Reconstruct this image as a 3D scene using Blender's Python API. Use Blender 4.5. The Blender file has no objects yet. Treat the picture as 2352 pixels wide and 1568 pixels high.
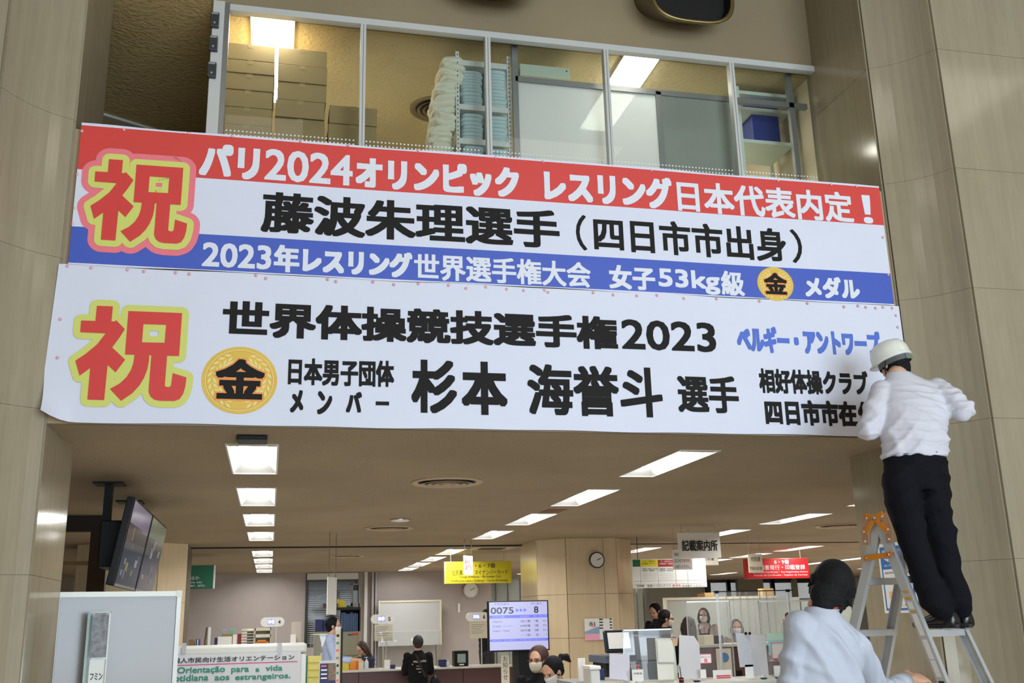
import bpy, bmesh, math, random
import numpy as np
from mathutils import Vector, Matrix, noise as mnoise
random.seed(7)
SC = bpy.context.scene
COL = SC.collection
R = math.radians

# ------------------------------------------------------------------ camera
F_PX, YAW, PITCH, ROLL = 2330.44, R(13.33765), R(15.29087), R(-1.43752)
CAM = Vector((0, 0, 1.5))
_f = Vector((math.sin(YAW)*math.cos(PITCH), math.cos(YAW)*math.cos(PITCH), math.sin(PITCH)))
_r0 = Vector((math.cos(YAW), -math.sin(YAW), 0)); _u0 = _r0.cross(_f)
_r = _r0*math.cos(ROLL) + _u0*math.sin(ROLL); _u = _r.cross(_f)
cd = bpy.data.cameras.new('camera'); cam = bpy.data.objects.new('camera', cd); COL.objects.link(cam)
M = Matrix.Identity(4)
for i in range(3):
    M[i][0] = _r[i]; M[i][1] = _u[i]; M[i][2] = -_f[i]; M[i][3] = CAM[i]
cam.matrix_world = M
cd.sensor_width = 36; cd.lens = F_PX/2352*36; cd.clip_start = .1; cd.clip_end = 200
SC.camera = cam

def ray(x, y): return _f + _r*((x-1176)/F_PX) - _u*((y-784)/F_PX)
def at(x, y, Y):
    d = ray(x, y); return CAM + d*(Y/d.y)
def at_z(x, y, Z):
    d = ray(x, y); return CAM + d*((Z-1.5)/d.z)

# ------------------------------------------------------------------ world, light, exposure
w = bpy.data.worlds.new('world'); SC.world = w; w.use_nodes = True
w.node_tree.nodes['Background'].inputs[0].default_value = (.80, .88, 1, 1)
w.node_tree.nodes['Background'].inputs[1].default_value = .15
SC.view_settings.view_transform = 'Standard'; SC.view_settings.look = 'None'
SC.view_settings.gamma = 1; SC.view_settings.use_curve_mapping = False
SC.view_settings.exposure = 0.0
SC.cycles.use_denoising = True
SC.cycles.max_bounces = 10; SC.cycles.diffuse_bounces = 5; SC.cycles.glossy_bounces = 4
SC.cycles.transparent_max_bounces = 24; SC.cycles.transmission_bounces = 6
SC.cycles.sample_clamp_indirect = 6; SC.cycles.caustics_reflective = False; SC.cycles.caustics_refractive = False

def area(name, loc, rot, sx, sy, power, col):
    l = bpy.data.lights.new(name, 'AREA'); l.shape = 'RECTANGLE'; l.size = sx; l.size_y = sy
    l.energy = power; l.color = col
    o = bpy.data.objects.new(name, l); o.location = loc; o.rotation_euler = rot; COL.objects.link(o); return o
# daylight through the glazed entrance front behind the camera
area('entrance_daylight', (5.6, -7.8, 2.9), (R(90), 0, 0), 9, 4.6, 1240, (.67, .83, 1))
area('entrance_bounce_fill', (2.5, -7.6, .5), (R(128), 0, 0), 15, 1.6, 560, (.86, .94, 1))  # added upward fill, stands in for ground-bounced daylight to lift the ceiling
# the entrance hall's own ceiling lamps
for lx in (-.5, 3, 6.5):
    for ly in (-3.5, 0.2, 3.0):
        area('hall_lamp', (lx, ly, 6.55), (0, 0, 0), 1.3, 1.3, 12, (1, .90, .76))

# ------------------------------------------------------------------ helpers
ORG = {}
class B:
    def __init__(s): s.v = []; s.f = []; s.m = []
    def add(s, vs, fs, mi=0):
        n = len(s.v); s.v += [tuple(p) for p in vs]; s.f += [tuple(i+n for i in f) for f in fs]; s.m += [mi]*len(fs); return s
    def box(s, x0, x1, y0, y1, z0, z1, mi=0):
        return s.add([(x0,y0,z0),(x1,y0,z0),(x1,y1,z0),(x0,y1,z0),(x0,y0,z1),(x1,y0,z1),(x1,y1,z1),(x0,y1,z1)],
                     [(0,3,2,1),(4,5,6,7),(0,1,5,4),(1,2,6,5),(2,3,7,6),(3,0,4,7)], mi)
    def obox(s, c, a, b, d, mi=0):
        c = Vector(c); a = Vector(a); b = Vector(b); d = Vector(d)
        if a.cross(b).dot(d) < 0: d = -d
        return s.add([c-a-b-d, c+a-b-d, c+a+b-d, c-a+b-d, c-a-b+d, c+a-b+d, c+a+b+d, c-a+b+d],
                     [(0,3,2,1),(4,5,6,7),(0,1,5,4),(1,2,6,5),(2,3,7,6),(3,0,4,7)], mi)
    def bar(s, p, q, wd, th=None, side=(0,0,1), mi=0):
        p = Vector(p); q = Vector(q); th = th or wd; d = q-p; n = d.normalized(); sd = Vector(side)
        sd = sd - n*sd.dot(n)
        if sd.length < 1e-4: sd = Vector((1,0,0)) - n*n.x
        sd.normalize(); t = n.cross(sd)
        return s.obox((p+q)/2, d/2, sd*wd/2, t*th/2, mi)
    def quad(s, a, b, c, d, mi=0): return s.add([a,b,c,d], [(0,1,2,3)], mi)
    def loft(s, rings, cap=True, mi=0, closed=True):
        n = len(rings[0]); k = len(s.v)
        for r in rings: s.v += [tuple(p) for p in r]
        for i in range(len(rings)-1):
            for j in range(n if closed else n-1):
                a = k+i*n+j; b = k+i*n+(j+1)%n
                s.f.append((a, b, b+n, a+n)); s.m.append(mi)
        if cap:
            s.f.append(tuple(k+j for j in reversed(range(n)))); s.m.append(mi)
            s.f.append(tuple(k+(len(rings)-1)*n+j for j in range(n))); s.m.append(mi)
        return s
    def tube(s, pts, rad, seg=10, side=(1,0,0), mi=0):
        pts = [Vector(p) for p in pts]; n = len(pts)
        if not isinstance(rad, (list, tuple)): rad = [rad]*n
        rings = []; S = Vector(side)
        for i, p in enumerate(pts):
            t = (pts[min(i+1, n-1)]-pts[max(i-1, 0)]).normalized()
            a = S - t*S.dot(t)
            if a.length < .05: a = Vector((0,1,0)) - t*t.y
            a.normalize(); b = t.cross(a)
            r = rad[i]; rx, ry = r if isinstance(r, (list, tuple)) else (r, r)
            rings.append([p + a*(rx*math.cos(2*math.pi*j/seg)) + b*(ry*math.sin(2*math.pi*j/seg)) for j in range(seg)])
        return s.loft(rings, mi=mi)
    def ell(s, c, rx, ry, rz, A=None, n=16, m=10, mi=0, t0=0, t1=math.pi):
        c = Vector(c); A = A or Matrix.Identity(3); rings = []
        for i in range(m+1):
            th = t0+(t1-t0)*i/m; st = max(math.sin(th), .002)
            rings.append([c + A @ Vector((rx*st*math.cos(2*math.pi*j/n), ry*st*math.sin(2*math.pi*j/n), -rz*math.cos(th))) for j in range(n)])
        return s.loft(rings, mi=mi)
    def lathe(s, c, prof, n=24, A=None, mi=0, cap=True):
        c = Vector(c); A = A or Matrix.Identity(3)
        return s.loft([[c + A @ Vector((r*math.cos(2*math.pi*j/n), r*math.sin(2*math.pi*j/n), z)) for j in range(n)] for r, z in prof], cap=cap, mi=mi)
    def prism(s, poly, z0, z1, mi=0):
        return s.loft([[(x, y, z0) for x, y in poly], [(x, y, z1) for x, y in poly]], mi=mi)
    def shift(s, d):
        s.v = [(x+d[0], y+d[1], z+d[2]) for x, y, z in s.v]; return s

def put(o, parent=None):
    COL.objects.link(o)
    if parent: o.parent = parent
    return o
def tag(o, label=None, cat=None, group=None, kind=None):
    if label: o['label'] = label
    if cat: o['category'] = cat
    if group: o['group'] = group
    if kind: o['kind'] = kind
    return o
def thing(name, label, cat, loc, group=None):
    o = bpy.data.objects.new(name, None); o.location = loc; o.empty_display_size = .1; put(o); ORG[o.name] = Vector(loc)
    return tag(o, label, cat, group)
def org(p): return ORG.get(p.name, Vector((0,0,0))) if p else Vector((0,0,0))
def mk(name, b, mats, parent=None, label=None, cat=None, group=None, kind=None, smooth=False, bevel=0, own=True):
    """links builder b (world coordinates) as ONE mesh object; origin at its own base, children kept relative"""
    vs = b.v if isinstance(b, B) else None
    po = org(parent)
    a = np.array(vs); c = Vector(((a[:,0].min()+a[:,0].max())/2, (a[:,1].min()+a[:,1].max())/2, a[:,2].min()))
    me = bpy.data.meshes.new(name); me.from_pydata((a-np.array(c)).tolist(), [], b.f)
    if not isinstance(mats, (list, tuple)): mats = [mats]
    for m in mats: me.materials.append(m)
    if len(mats) > 1: me.polygons.foreach_set('material_index', b.m)
    if smooth: me.polygons.foreach_set('use_smooth', [True]*len(me.polygons))
    me.update()
    o = bpy.data.objects.new(name, me); o.location = c-po; put(o, parent); ORG[o.name] = c
    if bevel:
        m = o.modifiers.new('bevel', 'BEVEL'); m.width = bevel; m.segments = 2; m.limit_method = 'ANGLE'; m.harden_normals = False
    return tag(o, label, cat, group, kind)
def struct(name, b, mats, parent=None, **k):
    if parent is None: k['kind'] = 'structure'
    return mk(name, b, mats, parent, **k)

# ------------------------------------------------------------------ materials
def node_mat(name):
    m = bpy.data.materials.new(name); m.use_nodes = True; nt = m.node_tree
    return m, nt, nt.nodes['Principled BSDF']
def mat(name, col, rough=.6, metal=0, spec=.5, var=0, vs=8, bump=0, bs=200, emit=0, alpha=1, coat=0, emcol=None, trans=0, subsurf=0):
    m, nt, p = node_mat(name)
    p.inputs['Base Color'].default_value = (*col, 1); p.inputs['Roughness'].default_value = rough
    p.inputs['Metallic'].default_value = metal; p.inputs['Specular IOR Level'].default_value = spec
    p.inputs['Alpha'].default_value = alpha; p.inputs['Coat Weight'].default_value = coat
    p.inputs['Transmission Weight'].default_value = trans
    tc = None
    if var or bump: tc = nt.nodes.new('ShaderNodeTexCoord')
    if var:
        n = nt.nodes.new('ShaderNodeTexNoise'); n.inputs['Scale'].default_value = vs; n.inputs['Detail'].default_value = 4
        r = nt.nodes.new('ShaderNodeMapRange'); r.inputs[1].default_value = .3; r.inputs[2].default_value = .7
        r.inputs[3].default_value = 1-var; r.inputs[4].default_value = 1+var
        mx = nt.nodes.new('ShaderNodeVectorMath'); mx.operation = 'SCALE'; mx.inputs[0].default_value = col
        nt.links.new(tc.outputs['Object'], n.inputs['Vector']); nt.links.new(n.outputs['Fac'], r.inputs[0])
        nt.links.new(r.outputs[0], mx.inputs['Scale']); nt.links.new(mx.outputs[0], p.inputs['Base Color'])
    if bump:
        n = nt.nodes.new('ShaderNodeTexNoise'); n.inputs['Scale'].default_value = bs; n.inputs['Detail'].default_value = 3
        bp = nt.nodes.new('ShaderNodeBump'); bp.inputs['Strength'].default_value = bump; bp.inputs['Distance'].default_value = .01
        nt.links.new(tc.outputs['Object'], n.inputs['Vector']); nt.links.new(n.outputs['Fac'], bp.inputs['Height']); nt.links.new(bp.outputs[0], p.inputs['Normal'])
    if emit:
        p.inputs['Emission Color'].default_value = (*(emcol or col), 1); p.inputs['Emission Strength'].default_value = emit
    return m
def srgb(r, g, b):
    f = lambda c: (c/255/12.92) if c/255 <= .04045 else ((c/255+.055)/1.055)**2.4
    return (f(r), f(g), f(b))

def stone_mat(name, c1, c2, rough, sx=14, sz=.7, spec=.5):
    m, nt, p = node_mat(name); N = nt.nodes.new; L = nt.links.new
    g = N('ShaderNodeNewGeometry'); mp = N('ShaderNodeMapping'); mp.inputs['Scale'].default_value = (sx, sx, sz)
    n1 = N('ShaderNodeTexNoise'); n1.inputs['Scale'].default_value = 5; n1.inputs['Detail'].default_value = 8; n1.inputs['Roughness'].default_value = .7
    n2 = N('ShaderNodeTexNoise'); n2.inputs['Scale'].default_value = 1.1; n2.inputs['Detail'].default_value = 5
    n3 = N('ShaderNodeTexNoise'); n3.inputs['Scale'].default_value = 7; n3.inputs['Detail'].default_value = 3
    L(g.outputs['Position'], mp.inputs[0]); L(mp.outputs[0], n1.inputs['Vector']); L(mp.outputs[0], n2.inputs['Vector']); L(g.outputs['Position'], n3.inputs['Vector'])
    a = N('ShaderNodeMath'); a.operation = 'ADD'; L(n1.outputs['Fac'], a.inputs[0]); L(n2.outputs['Fac'], a.inputs[1])
    a2 = N('ShaderNodeMath'); a2.operation = 'MULTIPLY_ADD'; a2.inputs[1].default_value = .35; L(n3.outputs['Fac'], a2.inputs[0]); L(a.outputs[0], a2.inputs[2])
    r = N('ShaderNodeValToRGB'); e = r.color_ramp.elements
    e[0].position = .32; e[0].color = (*c1, 1); e[1].position = .88; e[1].color = (*c2, 1)
    d = N('ShaderNodeMath'); d.operation = 'DIVIDE'; d.inputs[1].default_value = 2; L(a2.outputs[0], d.inputs[0]); L(d.outputs[0], r.inputs[0])
    L(r.outputs[0], p.inputs['Base Color']); p.inputs['Roughness'].default_value = rough; p.inputs['Specular IOR Level'].default_value = spec
    bp = N('ShaderNodeBump'); bp.inputs['Strength'].default_value = .02; bp.inputs['Distance'].default_value = .004
    L(n1.outputs['Fac'], bp.inputs['Height']); L(bp.outputs[0], p.inputs['Normal'])
    return m
def plaster_mat(name, col, speck=.55, bump=.5, sc=60, rough=.9):
    m, nt, p = node_mat(name); N = nt.nodes.new; L = nt.links.new
    g = N('ShaderNodeNewGeometry')
    n1 = N('ShaderNodeTexNoise'); n1.inputs['Scale'].default_value = sc; n1.inputs['Detail'].default_value = 4
    n2 = N('ShaderNodeTexVoronoi'); n2.inputs['Scale'].default_value = sc*.8
    n3 = N('ShaderNodeTexNoise'); n3.inputs['Scale'].default_value = .8; n3.inputs['Detail'].default_value = 3
    for n in (n1, n2, n3): L(g.outputs['Position'], n.inputs['Vector'])
    r = N('ShaderNodeMapRange'); r.inputs[1].default_value = .25; r.inputs[2].default_value = .42; r.inputs[3].default_value = speck; r.inputs[4].default_value = 1; L(n1.outputs['Fac'], r.inputs[0])
    r3 = N('ShaderNodeMapRange'); r3.inputs[1].default_value = .3; r3.inputs[2].default_value = .7; r3.inputs[3].default_value = .9; r3.inputs[4].default_value = 1.1; L(n3.outputs['Fac'], r3.inputs[0])
    mu = N('ShaderNodeMath'); mu.operation = 'MULTIPLY'; L(r.outputs[0], mu.inputs[0]); L(r3.outputs[0], mu.inputs[1])
    v = N('ShaderNodeVectorMath'); v.operation = 'SCALE'; v.inputs[0].default_value = col; L(mu.outputs[0], v.inputs['Scale']); L(v.outputs[0], p.inputs['Base Color'])
    bp = N('ShaderNodeBump'); bp.inputs['Strength'].default_value = bump; bp.inputs['Distance'].default_value = .01
    L(n1.outputs['Fac'], bp.inputs['Height']); L(bp.outputs[0], p.inputs['Normal']); p.inputs['Roughness'].default_value = rough; p.inputs['Specular IOR Level'].default_value = .2
    return m
def glass_mat(name, tint=(.96, .99, .98), refl=1.0, haze=0):
    """thin sheet: transparent with fresnel reflection, optional milky haze"""
    m = bpy.data.materials.new(name); m.use_nodes = True; nt = m.node_tree; nt.nodes.clear(); N = nt.nodes.new; L = nt.links.new
    o = N('ShaderNodeOutputMaterial'); t = N('ShaderNodeBsdfTransparent'); t.inputs[0].default_value = (*tint, 1)
    g = N('ShaderNodeBsdfGlossy'); g.inputs['Roughness'].default_value = .02
    fr = N('ShaderNodeFresnel'); fr.inputs[0].default_value = 1.45
    mu = N('ShaderNodeMath'); mu.operation = 'MULTIPLY'; mu.inputs[1].default_value = refl; L(fr.outputs[0], mu.inputs[0])
    mx = N('ShaderNodeMixShader'); L(mu.outputs[0], mx.inputs[0]); L(t.outputs[0], mx.inputs[1]); L(g.outputs[0], mx.inputs[2])
    last = mx
    if haze:
        df = N('ShaderNodeBsdfDiffuse'); df.inputs[0].default_value = (.85, .86, .86, 1); tl = N('ShaderNodeBsdfTranslucent'); tl.inputs[0].default_value = (.85, .86, .86, 1)
        ad = N('ShaderNodeMixShader'); ad.inputs[0].default_value = .5; L(df.outputs[0], ad.inputs[1]); L(tl.outputs[0], ad.inputs[2])
        m2 = N('ShaderNodeMixShader'); m2.inputs[0].default_value = haze; L(mx.outputs[0], m2.inputs[1]); L(ad.outputs[0], m2.inputs[2]); last = m2
    L(last.outputs[0], o.inputs[0]); return m
def screen_mat(name, col, s): return mat(name, (0.02,0.02,0.02), .2, emit=s, emcol=col)

M_stone = stone_mat('beige_travertine', srgb(142,132,110), srgb(166,156,132), .13)
M_stone2 = stone_mat('warm_travertine', srgb(204,184,150), srgb(224,205,172), .22)
M_joint = mat('joint_grey', srgb(112,102,84), .8)
M_ceil = plaster_mat('brown_spray_plaster', srgb(156,141,119), .55, .5, 75)
M_ceil_up = plaster_mat('smooth_beige_paint', srgb(148,133,106), .95, .05, 30)
M_ceil_room = plaster_mat('coarse_golden_plaster', srgb(188,174,136), .9, .9, 34)
M_floor = mat('floor_terrazzo', srgb(214,206,192), .3, var=.06, vs=60)
M_mauve = mat('mauve_wallcloth', srgb(174,165,161), .85, var=.04, vs=3, bump=.1)
M_hall = mat('hall_wall', srgb(190,180,165), .7)
M_white = mat('white_paint', (.66,.66,.64), .45)
M_trim = mat('white_trim', srgb(205,205,196), .4)
M_alu = mat('satin_aluminium', srgb(212,216,220), .36, .55, var=.04, vs=6)
M_aluD = mat('dull_aluminium', srgb(150,150,150), .4, .7)
M_alup = mat('anodised_frame', srgb(206,208,205), .45, .15)
M_orange = mat('orange_enamel', srgb(214,132,36), .35)
M_copper = mat('worn_copper_plate', srgb(214,168,134), .35, .6, var=.12, vs=30)
M_dark = mat('black_plastic', (.008,.008,.009), .5, spec=.25)
M_darkm = mat('black_matte', (.015,.014,.014), .7)
M_greyp = mat('grey_plastic', srgb(150,150,148), .5)
M_glass = glass_mat('window_glass', (.93,.97,.95), 1.0)
M_acr = glass_mat('acrylic_sheet', (.97,.985,.985), 1.3, .07)
M_acrE = mat('acrylic_edge', (.8,.84,.84), .2)
M_vinyl = glass_mat('clear_vinyl_curtain', (.98,.985,.985), .5, .24)
M_acrS = glass_mat('acrylic_side_edge', (.9,.93,.93), 1.5, .35)
M_frost = glass_mat('frosted_glass', (.9,.95,.9), .8, .88)
M_lamp = mat('lamp_diffuser', (1,1,1), .5, emit=42, emcol=(1,.985,.96))
M_lampR = mat('lamp_diffuser_room', (1,1,1), .5, emit=30, emcol=(1,.95,.85))
M_refl = mat('white_reflector', (.60,.60,.59), .35)
M_card = mat('cardboard', srgb(146,124,82), .8, var=.05, vs=5)
M_cardD = mat('dark_cardboard', srgb(92,74,46), .9)  # darker cardboard for open flaps
M_fab = mat('banner_tarpaulin', srgb(218,222,238), .5, var=.012, vs=3)
M_red = mat('banner_red', srgb(214,66,60), .5, var=.02, vs=2)
M_blue = mat('banner_blue', srgb(66,92,190), .5, var=.02, vs=2)
M_wht = mat('banner_white_ink', srgb(224,228,238), .5)
M_blk = mat('banner_black_ink', srgb(32,31,29), .7, spec=.2)
M_yel = mat('banner_yellow_ink', srgb(212,216,112), .5)
M_pnk = mat('banner_pink_ink', srgb(238,122,134), .5)
M_gold = mat('gold_ink', srgb(226,186,72), .45, var=.06, vs=8)
M_goldL = mat('pale_gold_ink', srgb(240,218,140), .5)
M_orgl = mat('orange_ink', srgb(236,150,70), .5)
M_blueT = mat('banner_blue_ink', srgb(78,110,205), .5)
M_pin = mat('pink_pin', srgb(246,186,192), .4)

# ------------------------------------------------------------------ lettering
_tc = {}
def glyphs(s):
    if s in _tc: return _tc[s]
    c = bpy.data.curves.new('t', 'FONT'); c.body = s; c.resolution_u = 3
    o = bpy.data.objects.new('t', c); COL.objects.link(o)
    dg = bpy.context.evaluated_depsgraph_get(); dg.update()
    me = bpy.data.meshes.new_from_object(o.evaluated_get(dg))
    v = np.empty(len(me.vertices)*3); me.vertices.foreach_get('co', v); v = v.reshape(-1, 3)[:, :2]
    f = [tuple(p.vertices) for p in me.polygons]
    bpy.data.objects.remove(o); bpy.data.meshes.remove(me); bpy.data.curves.remove(c)
    _tc[s] = (v, f); return _tc[s]
def ring(rx, ry, n): return [(rx*math.cos(2*math.pi*i/n), ry*math.sin(2*math.pi*i/n)) for i in range(n)]
def text_into(b, s, O, U, V, x0, x1, y0, y1, bold=.0, boldy=None, lift=.001, mi=0, warp=None, outline=0, shear=0):
    """ink of string s fills the rectangle x0..x1, y0..y1 (metres along U, V from O); bold/outline widen strokes (metres)"""
    v, f = glyphs(s); lo = v.min(0); hi = v.max(0)
    boldy = bold if boldy is None else boldy
    sx = (x1-x0-2*bold)/max(hi[0]-lo[0], 1e-6); sy = (y1-y0-2*boldy)/max(hi[1]-lo[1], 1e-6)
    P = np.stack([x0+bold+(v[:,0]-lo[0])*sx, y0+boldy+(v[:,1]-lo[1])*sy], 1)
    sq = []
    if bold:
        for i in [-1+2*k/6 for k in range(7)]:
            sq += [(i*bold, boldy), (i*bold, -boldy), (bold, i*boldy), (-bold, i*boldy)]
    offs = [(0, 0)] + sq
    if outline:
        offs += ring(outline*.5, outline*.5, 12)
        for cx_ in (-1, 1):
            for cy_ in (-1, 1):
                a0 = {(1,1):0, (-1,1):90, (-1,-1):180, (1,-1):270}[(cx_, cy_)]
                for i in range(9):
                    a = R(a0+i*11.25); offs.append((cx_*bold+outline*math.cos(a), cy_*boldy+outline*math.sin(a)))
    Nn = U.cross(V).normalized()
    for k, (dx, dy) in enumerate(offs):
        h = lift + 2e-5*k
        vs = []
        for x, y in P:
            x += dx + shear*y; y += dy
            q = O + U*x + V*y + Nn*h
            if warp: q = q + warp(q)
            vs.append(q)
        b.add(vs, f, mi)
    return b
def lettering(parent, s, O, U, V, box, m, bold=0, lift=.001, name='lettering'):
    U = Vector(U).normalized(); V = Vector(V).normalized(); O = Vector(O)
    b = text_into(B(), s, O, U, V, box[0], box[1], box[2], box[3], bold, lift=lift)
    return mk(name, b, m, parent)
UX = Vector((1,0,0)); UZ = Vector((0,0,1))

# ================================================================== THE SETTING
HC, LC, HH = 5.835, 2.61, 6.62   # store room, office and hall ceiling heights
struct('floor', B().box(-9, 27, -8, 36, -.2, 0), M_floor)

def arc(p, q, s, n=7):
    p = Vector((*p, 0)); q = Vector((*q, 0)); d = q-p; nn = Vector((-d.y, d.x, 0)).normalized()
    return [(p + d*(i/n) + nn*(s*4*(i/n)*(1-i/n))).to_tuple()[:2] for i in range(n+1)]
def panel(parent, path, z0, z1, th, m, gap=.0009, name='stone_panel'):
    """one bent slab standing in front of a plan path (path runs so that the room lies on its right-hand side)"""
    P = [Vector((x, y)) for x, y in path]; n = len(P); front = []
    for i, p in enumerate(P):
        t = (P[min(i+1, n-1)]-P[max(i-1, 0)]).normalized(); front.append(p + Vector((t.y, -t.x))*th)
    e0 = (front[1]-front[0]).normalized()*gap; e1 = (front[-1]-front[-2]).normalized()*gap
    front[0] += e0; front[-1] -= e1; P = [q.copy() for q in P]; P[0] += e0; P[-1] -= e1
    b = B(); loop = [(p.x, p.y) for p in front]+[(p.x, p.y) for p in reversed(P)]
    b.prism(loop, z0+gap, z1-gap)
    k = len(P)
    b.f = [f for f in b.f if len(f) <= 4]; b.m = b.m[:len(b.f)]
    for base in (0, 2*k):
        for i in range(k-1):
            q = (base+i, base+i+1, base+2*k-2-i, base+2*k-1-i)
            b.f.append(q if base else tuple(reversed(q))); b.m.append(0)
    return mk(name, b, m, parent)
ROWS = [0, .89, 1.79, 2.69, 3.585, 4.465, 5.40, HH]
LROWS = ROWS
def stone_wall(name, core, faces, rows, mp=M_stone):
    s = struct(name, B().prism(core, rows[0], rows[-1]), M_joint)
    for path in faces:
        for a, c in zip(rows[:-1], rows[1:]):
            panel(s, path, a, c, .018, mp)
    return s
# right: side face (-X), concave chamfer, front wall running off to the right
XR, XL = 4.218, -1.268
arcR = arc((4.218, 6.0), (4.55, 5.658), .045)
arcL = arc((-1.60, 5.658), (-1.268, 6.0), .045)
def lin(a, b, n=1): return [(a[0]+(b[0]-a[0])*i/n, a[1]+(b[1]-a[1])*i/n) for i in range(n+1)]
stone_wall('wall_right', [(4.218, 6.82), (4.218, 6.0)] + arcR[1:] + [(9, 5.658), (9, 6.82)],
           [[(4.218, 6.82), (4.218, 6.19)], [(4.218, 6.19), (4.218, 6.0)], arcR, [(4.55, 5.658), (5.5, 5.658)], [(5.5, 5.658), (6.5, 5.658)], [(6.5, 5.658), (9, 5.658)]], ROWS)
stone_wall('wall_left', [(-9, 6.82), (-9, 5.658), (-1.60, 5.658)] + arcL[1:] + [(-1.268, 6.82)],
           [[(-9, 5.658), (-3.5, 5.658)], [(-3.5, 5.658), (-2.55, 5.658)], [(-2.55, 5.658), (-1.60, 5.658)], arcL, [(-1.268, 6.0), (-1.268, 6.19)], [(-1.268, 6.19), (-1.268, 6.82)]], LROWS)
# beam behind the banners, ledge of the upper floor
struct('wall_front', B().box(-1.25, 4.2, 6.01, 6.69, LC+.004, 4.42), mat('beam_paint', srgb(170,150,122), .8))
# hall shell behind and beside the camera (seen only in reflections)
struct('wall_back', B().box(-9.2, 9.2, -8.2, -8, 0, HH), M_hall)
struct('wall_hall_left', B().box(-9.2, -9, -8, 5.66, 0, HH), M_hall)
struct('wall_hall_right', B().box(9, 9.2, -8, 5.66, 0, HH), M_hall)
struct('ceiling_hall', B().box(-9, 9, -8, 6.9, HH, HH+.15), M_ceil_up)
struct('wall_fascia', B().box(-.55, 4.2, 6.72, 6.85, HC-.004, HH), M_ceil_up)
struct('wall_fascia_left', B().box(-6, -.55, 6.4, 6.5, HC+.15, HH), M_ceil_up)
# upper corridor ceiling left of the window band, ending on an oblique dark wall with a pale cornice
struct('ceiling_corridor', B().prism([(-6, 6.5), (-.55, 6.5), (-.55, 9.17), (-1.19, 8.81), (-1.585, 8.59), (-6, 6.2)], HC-.001, HC+.15), mat('dark_coarse_plaster', srgb(150,130,90), .9))
bpy.data.objects['ceiling_corridor'].data.materials[0] = plaster_mat('coarse_brown_plaster', srgb(206,180,126), .75, 1.0, 34)
d0 = Vector((-1.585, 8.59, 0)); dd = Vector((.395, .22, 0)).normalized(); nn = Vector((dd.y, -dd.x, 0))
struct('wall_corridor', B().obox(d0 + dd*0 - nn*.06 + Vector((0, 0, 5.1)), dd*2.2, nn*.05, (0, 0, .74)), mat('corridor_wall_brown', srgb(120,98,62), .8))
struct('trim_1', B().obox(d0 + nn*.01 + Vector((0, 0, HC-.012)), dd*2.2, nn*.02, (0, 0, .012)), M_trim)
struct('wall_corridor_end', B().box(-6, -4, 6.3, 9, 4.4, HC), M_hall)
# upper store room
struct('floor_upper', B().box(-6, 4.6, 6.70, 11, 4.30, 4.42), mat('pale_vinyl_floor', (.6,.57,.5), .7))
struct('ceiling_room', B().box(-.55, 4.6, 6.74, 11, HC, HC+.15), M_ceil_room)
M_roomwall = mat('room_wall_cream', srgb(214,204,178), .8)
struct('wall_room_back', B().box(-.55, 4.6, 10.6, 10.7, 4.4, HC), M_roomwall); struct('wall_room_right', B().box(4.25, 4.35, 6.83, 10.6, 4.4, HC), M_roomwall); struct('wall_room_left', B().box(-.54, -.50, 6.80, 10.6, 4.4, HC), M_roomwall)
# ---- lower office: ceiling with cut-outs for the lamps
LX = [(-.305, .005), (2.752, 3.04), (6.11, 6.40), (9.12, 9.42), (12.45, 12.75), (15.8, 16.1), (19.1, 19.4)]
LY = [(6.59, 7.90), (8.765, 10.08), (10.89, 12.20), (13.03, 14.35), (16.42, 17.75), (18.35, 19.68), (20.15, 21.46), (21.9, 23.2), (24.6, 25.9), (27, 28.3)]
def lamps_here(i, j):
    if i == 0: return j < 8
    if i == 1: return j < 8
    if i == 2: return j >= 1
    return j >= 2
XS = sorted({-7., 26.} | {v for p in LX for v in p}); YS = sorted({6.0, 33.} | {v for p in LY for v in p})
holes = {(LX[i][0], LY[j][0]) for i in range(len(LX)) for j in range(len(LY)) if lamps_here(i, j)}
bc = B()
for a, c in zip(XS[:-1], XS[1:]):
    for p, q in zip(YS[:-1], YS[1:]):
        if (a, p) in holes: continue
        bc.quad((a, p, LC), (a, q, LC), (c, q, LC), (c, p, LC))
struct('ceiling', bc, M_ceil)
struct('ceiling_slab', B().box(-7, 26, 6.84, 33, LC+.2, LC+.3).box(-1.2, 4.2, 6.695, 6.84, LC+.1, LC+.3), M_hall)
struct('trim_2', B().box(-1.2, 3.80, 15.56, 15.63, LC-.02, LC+.01), mat('dark_ceiling_joint', (.012,.011,.01), .7))
struct('trim_3', B().box(5.2, 15, 15.56, 15.62, LC-.012, LC+.01), mat('brown_ceiling_joint', srgb(70,55,42), .7))
struct('wall_office_left', B().box(-7.1, -7, 6, 33, 0, LC), M_mauve)
struct('wall_office_right', B().box(26, 26.1, 6, 33, 0, LC), M_hall)
struct('wall_office_back', B().box(-7, .76, 23.9, 24.1, 0, LC).box(1.93, 5.02, 23.9, 24.1, 0, LC).box(.76, 1.93, 23.9, 24.1, 0, 1.0), M_mauve)
struct('wall_office_far', B().box(4.9, 26, 32.8, 33, 0, LC).box(-7, 4.9, 26.2, 26.4, 0, LC), mat('far_wall_grey', srgb(168,168,158), .8))
struct('wall_return', B().box(4.92, 5.02, 24.1, 32.8, 0, LC), M_mauve)

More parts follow.
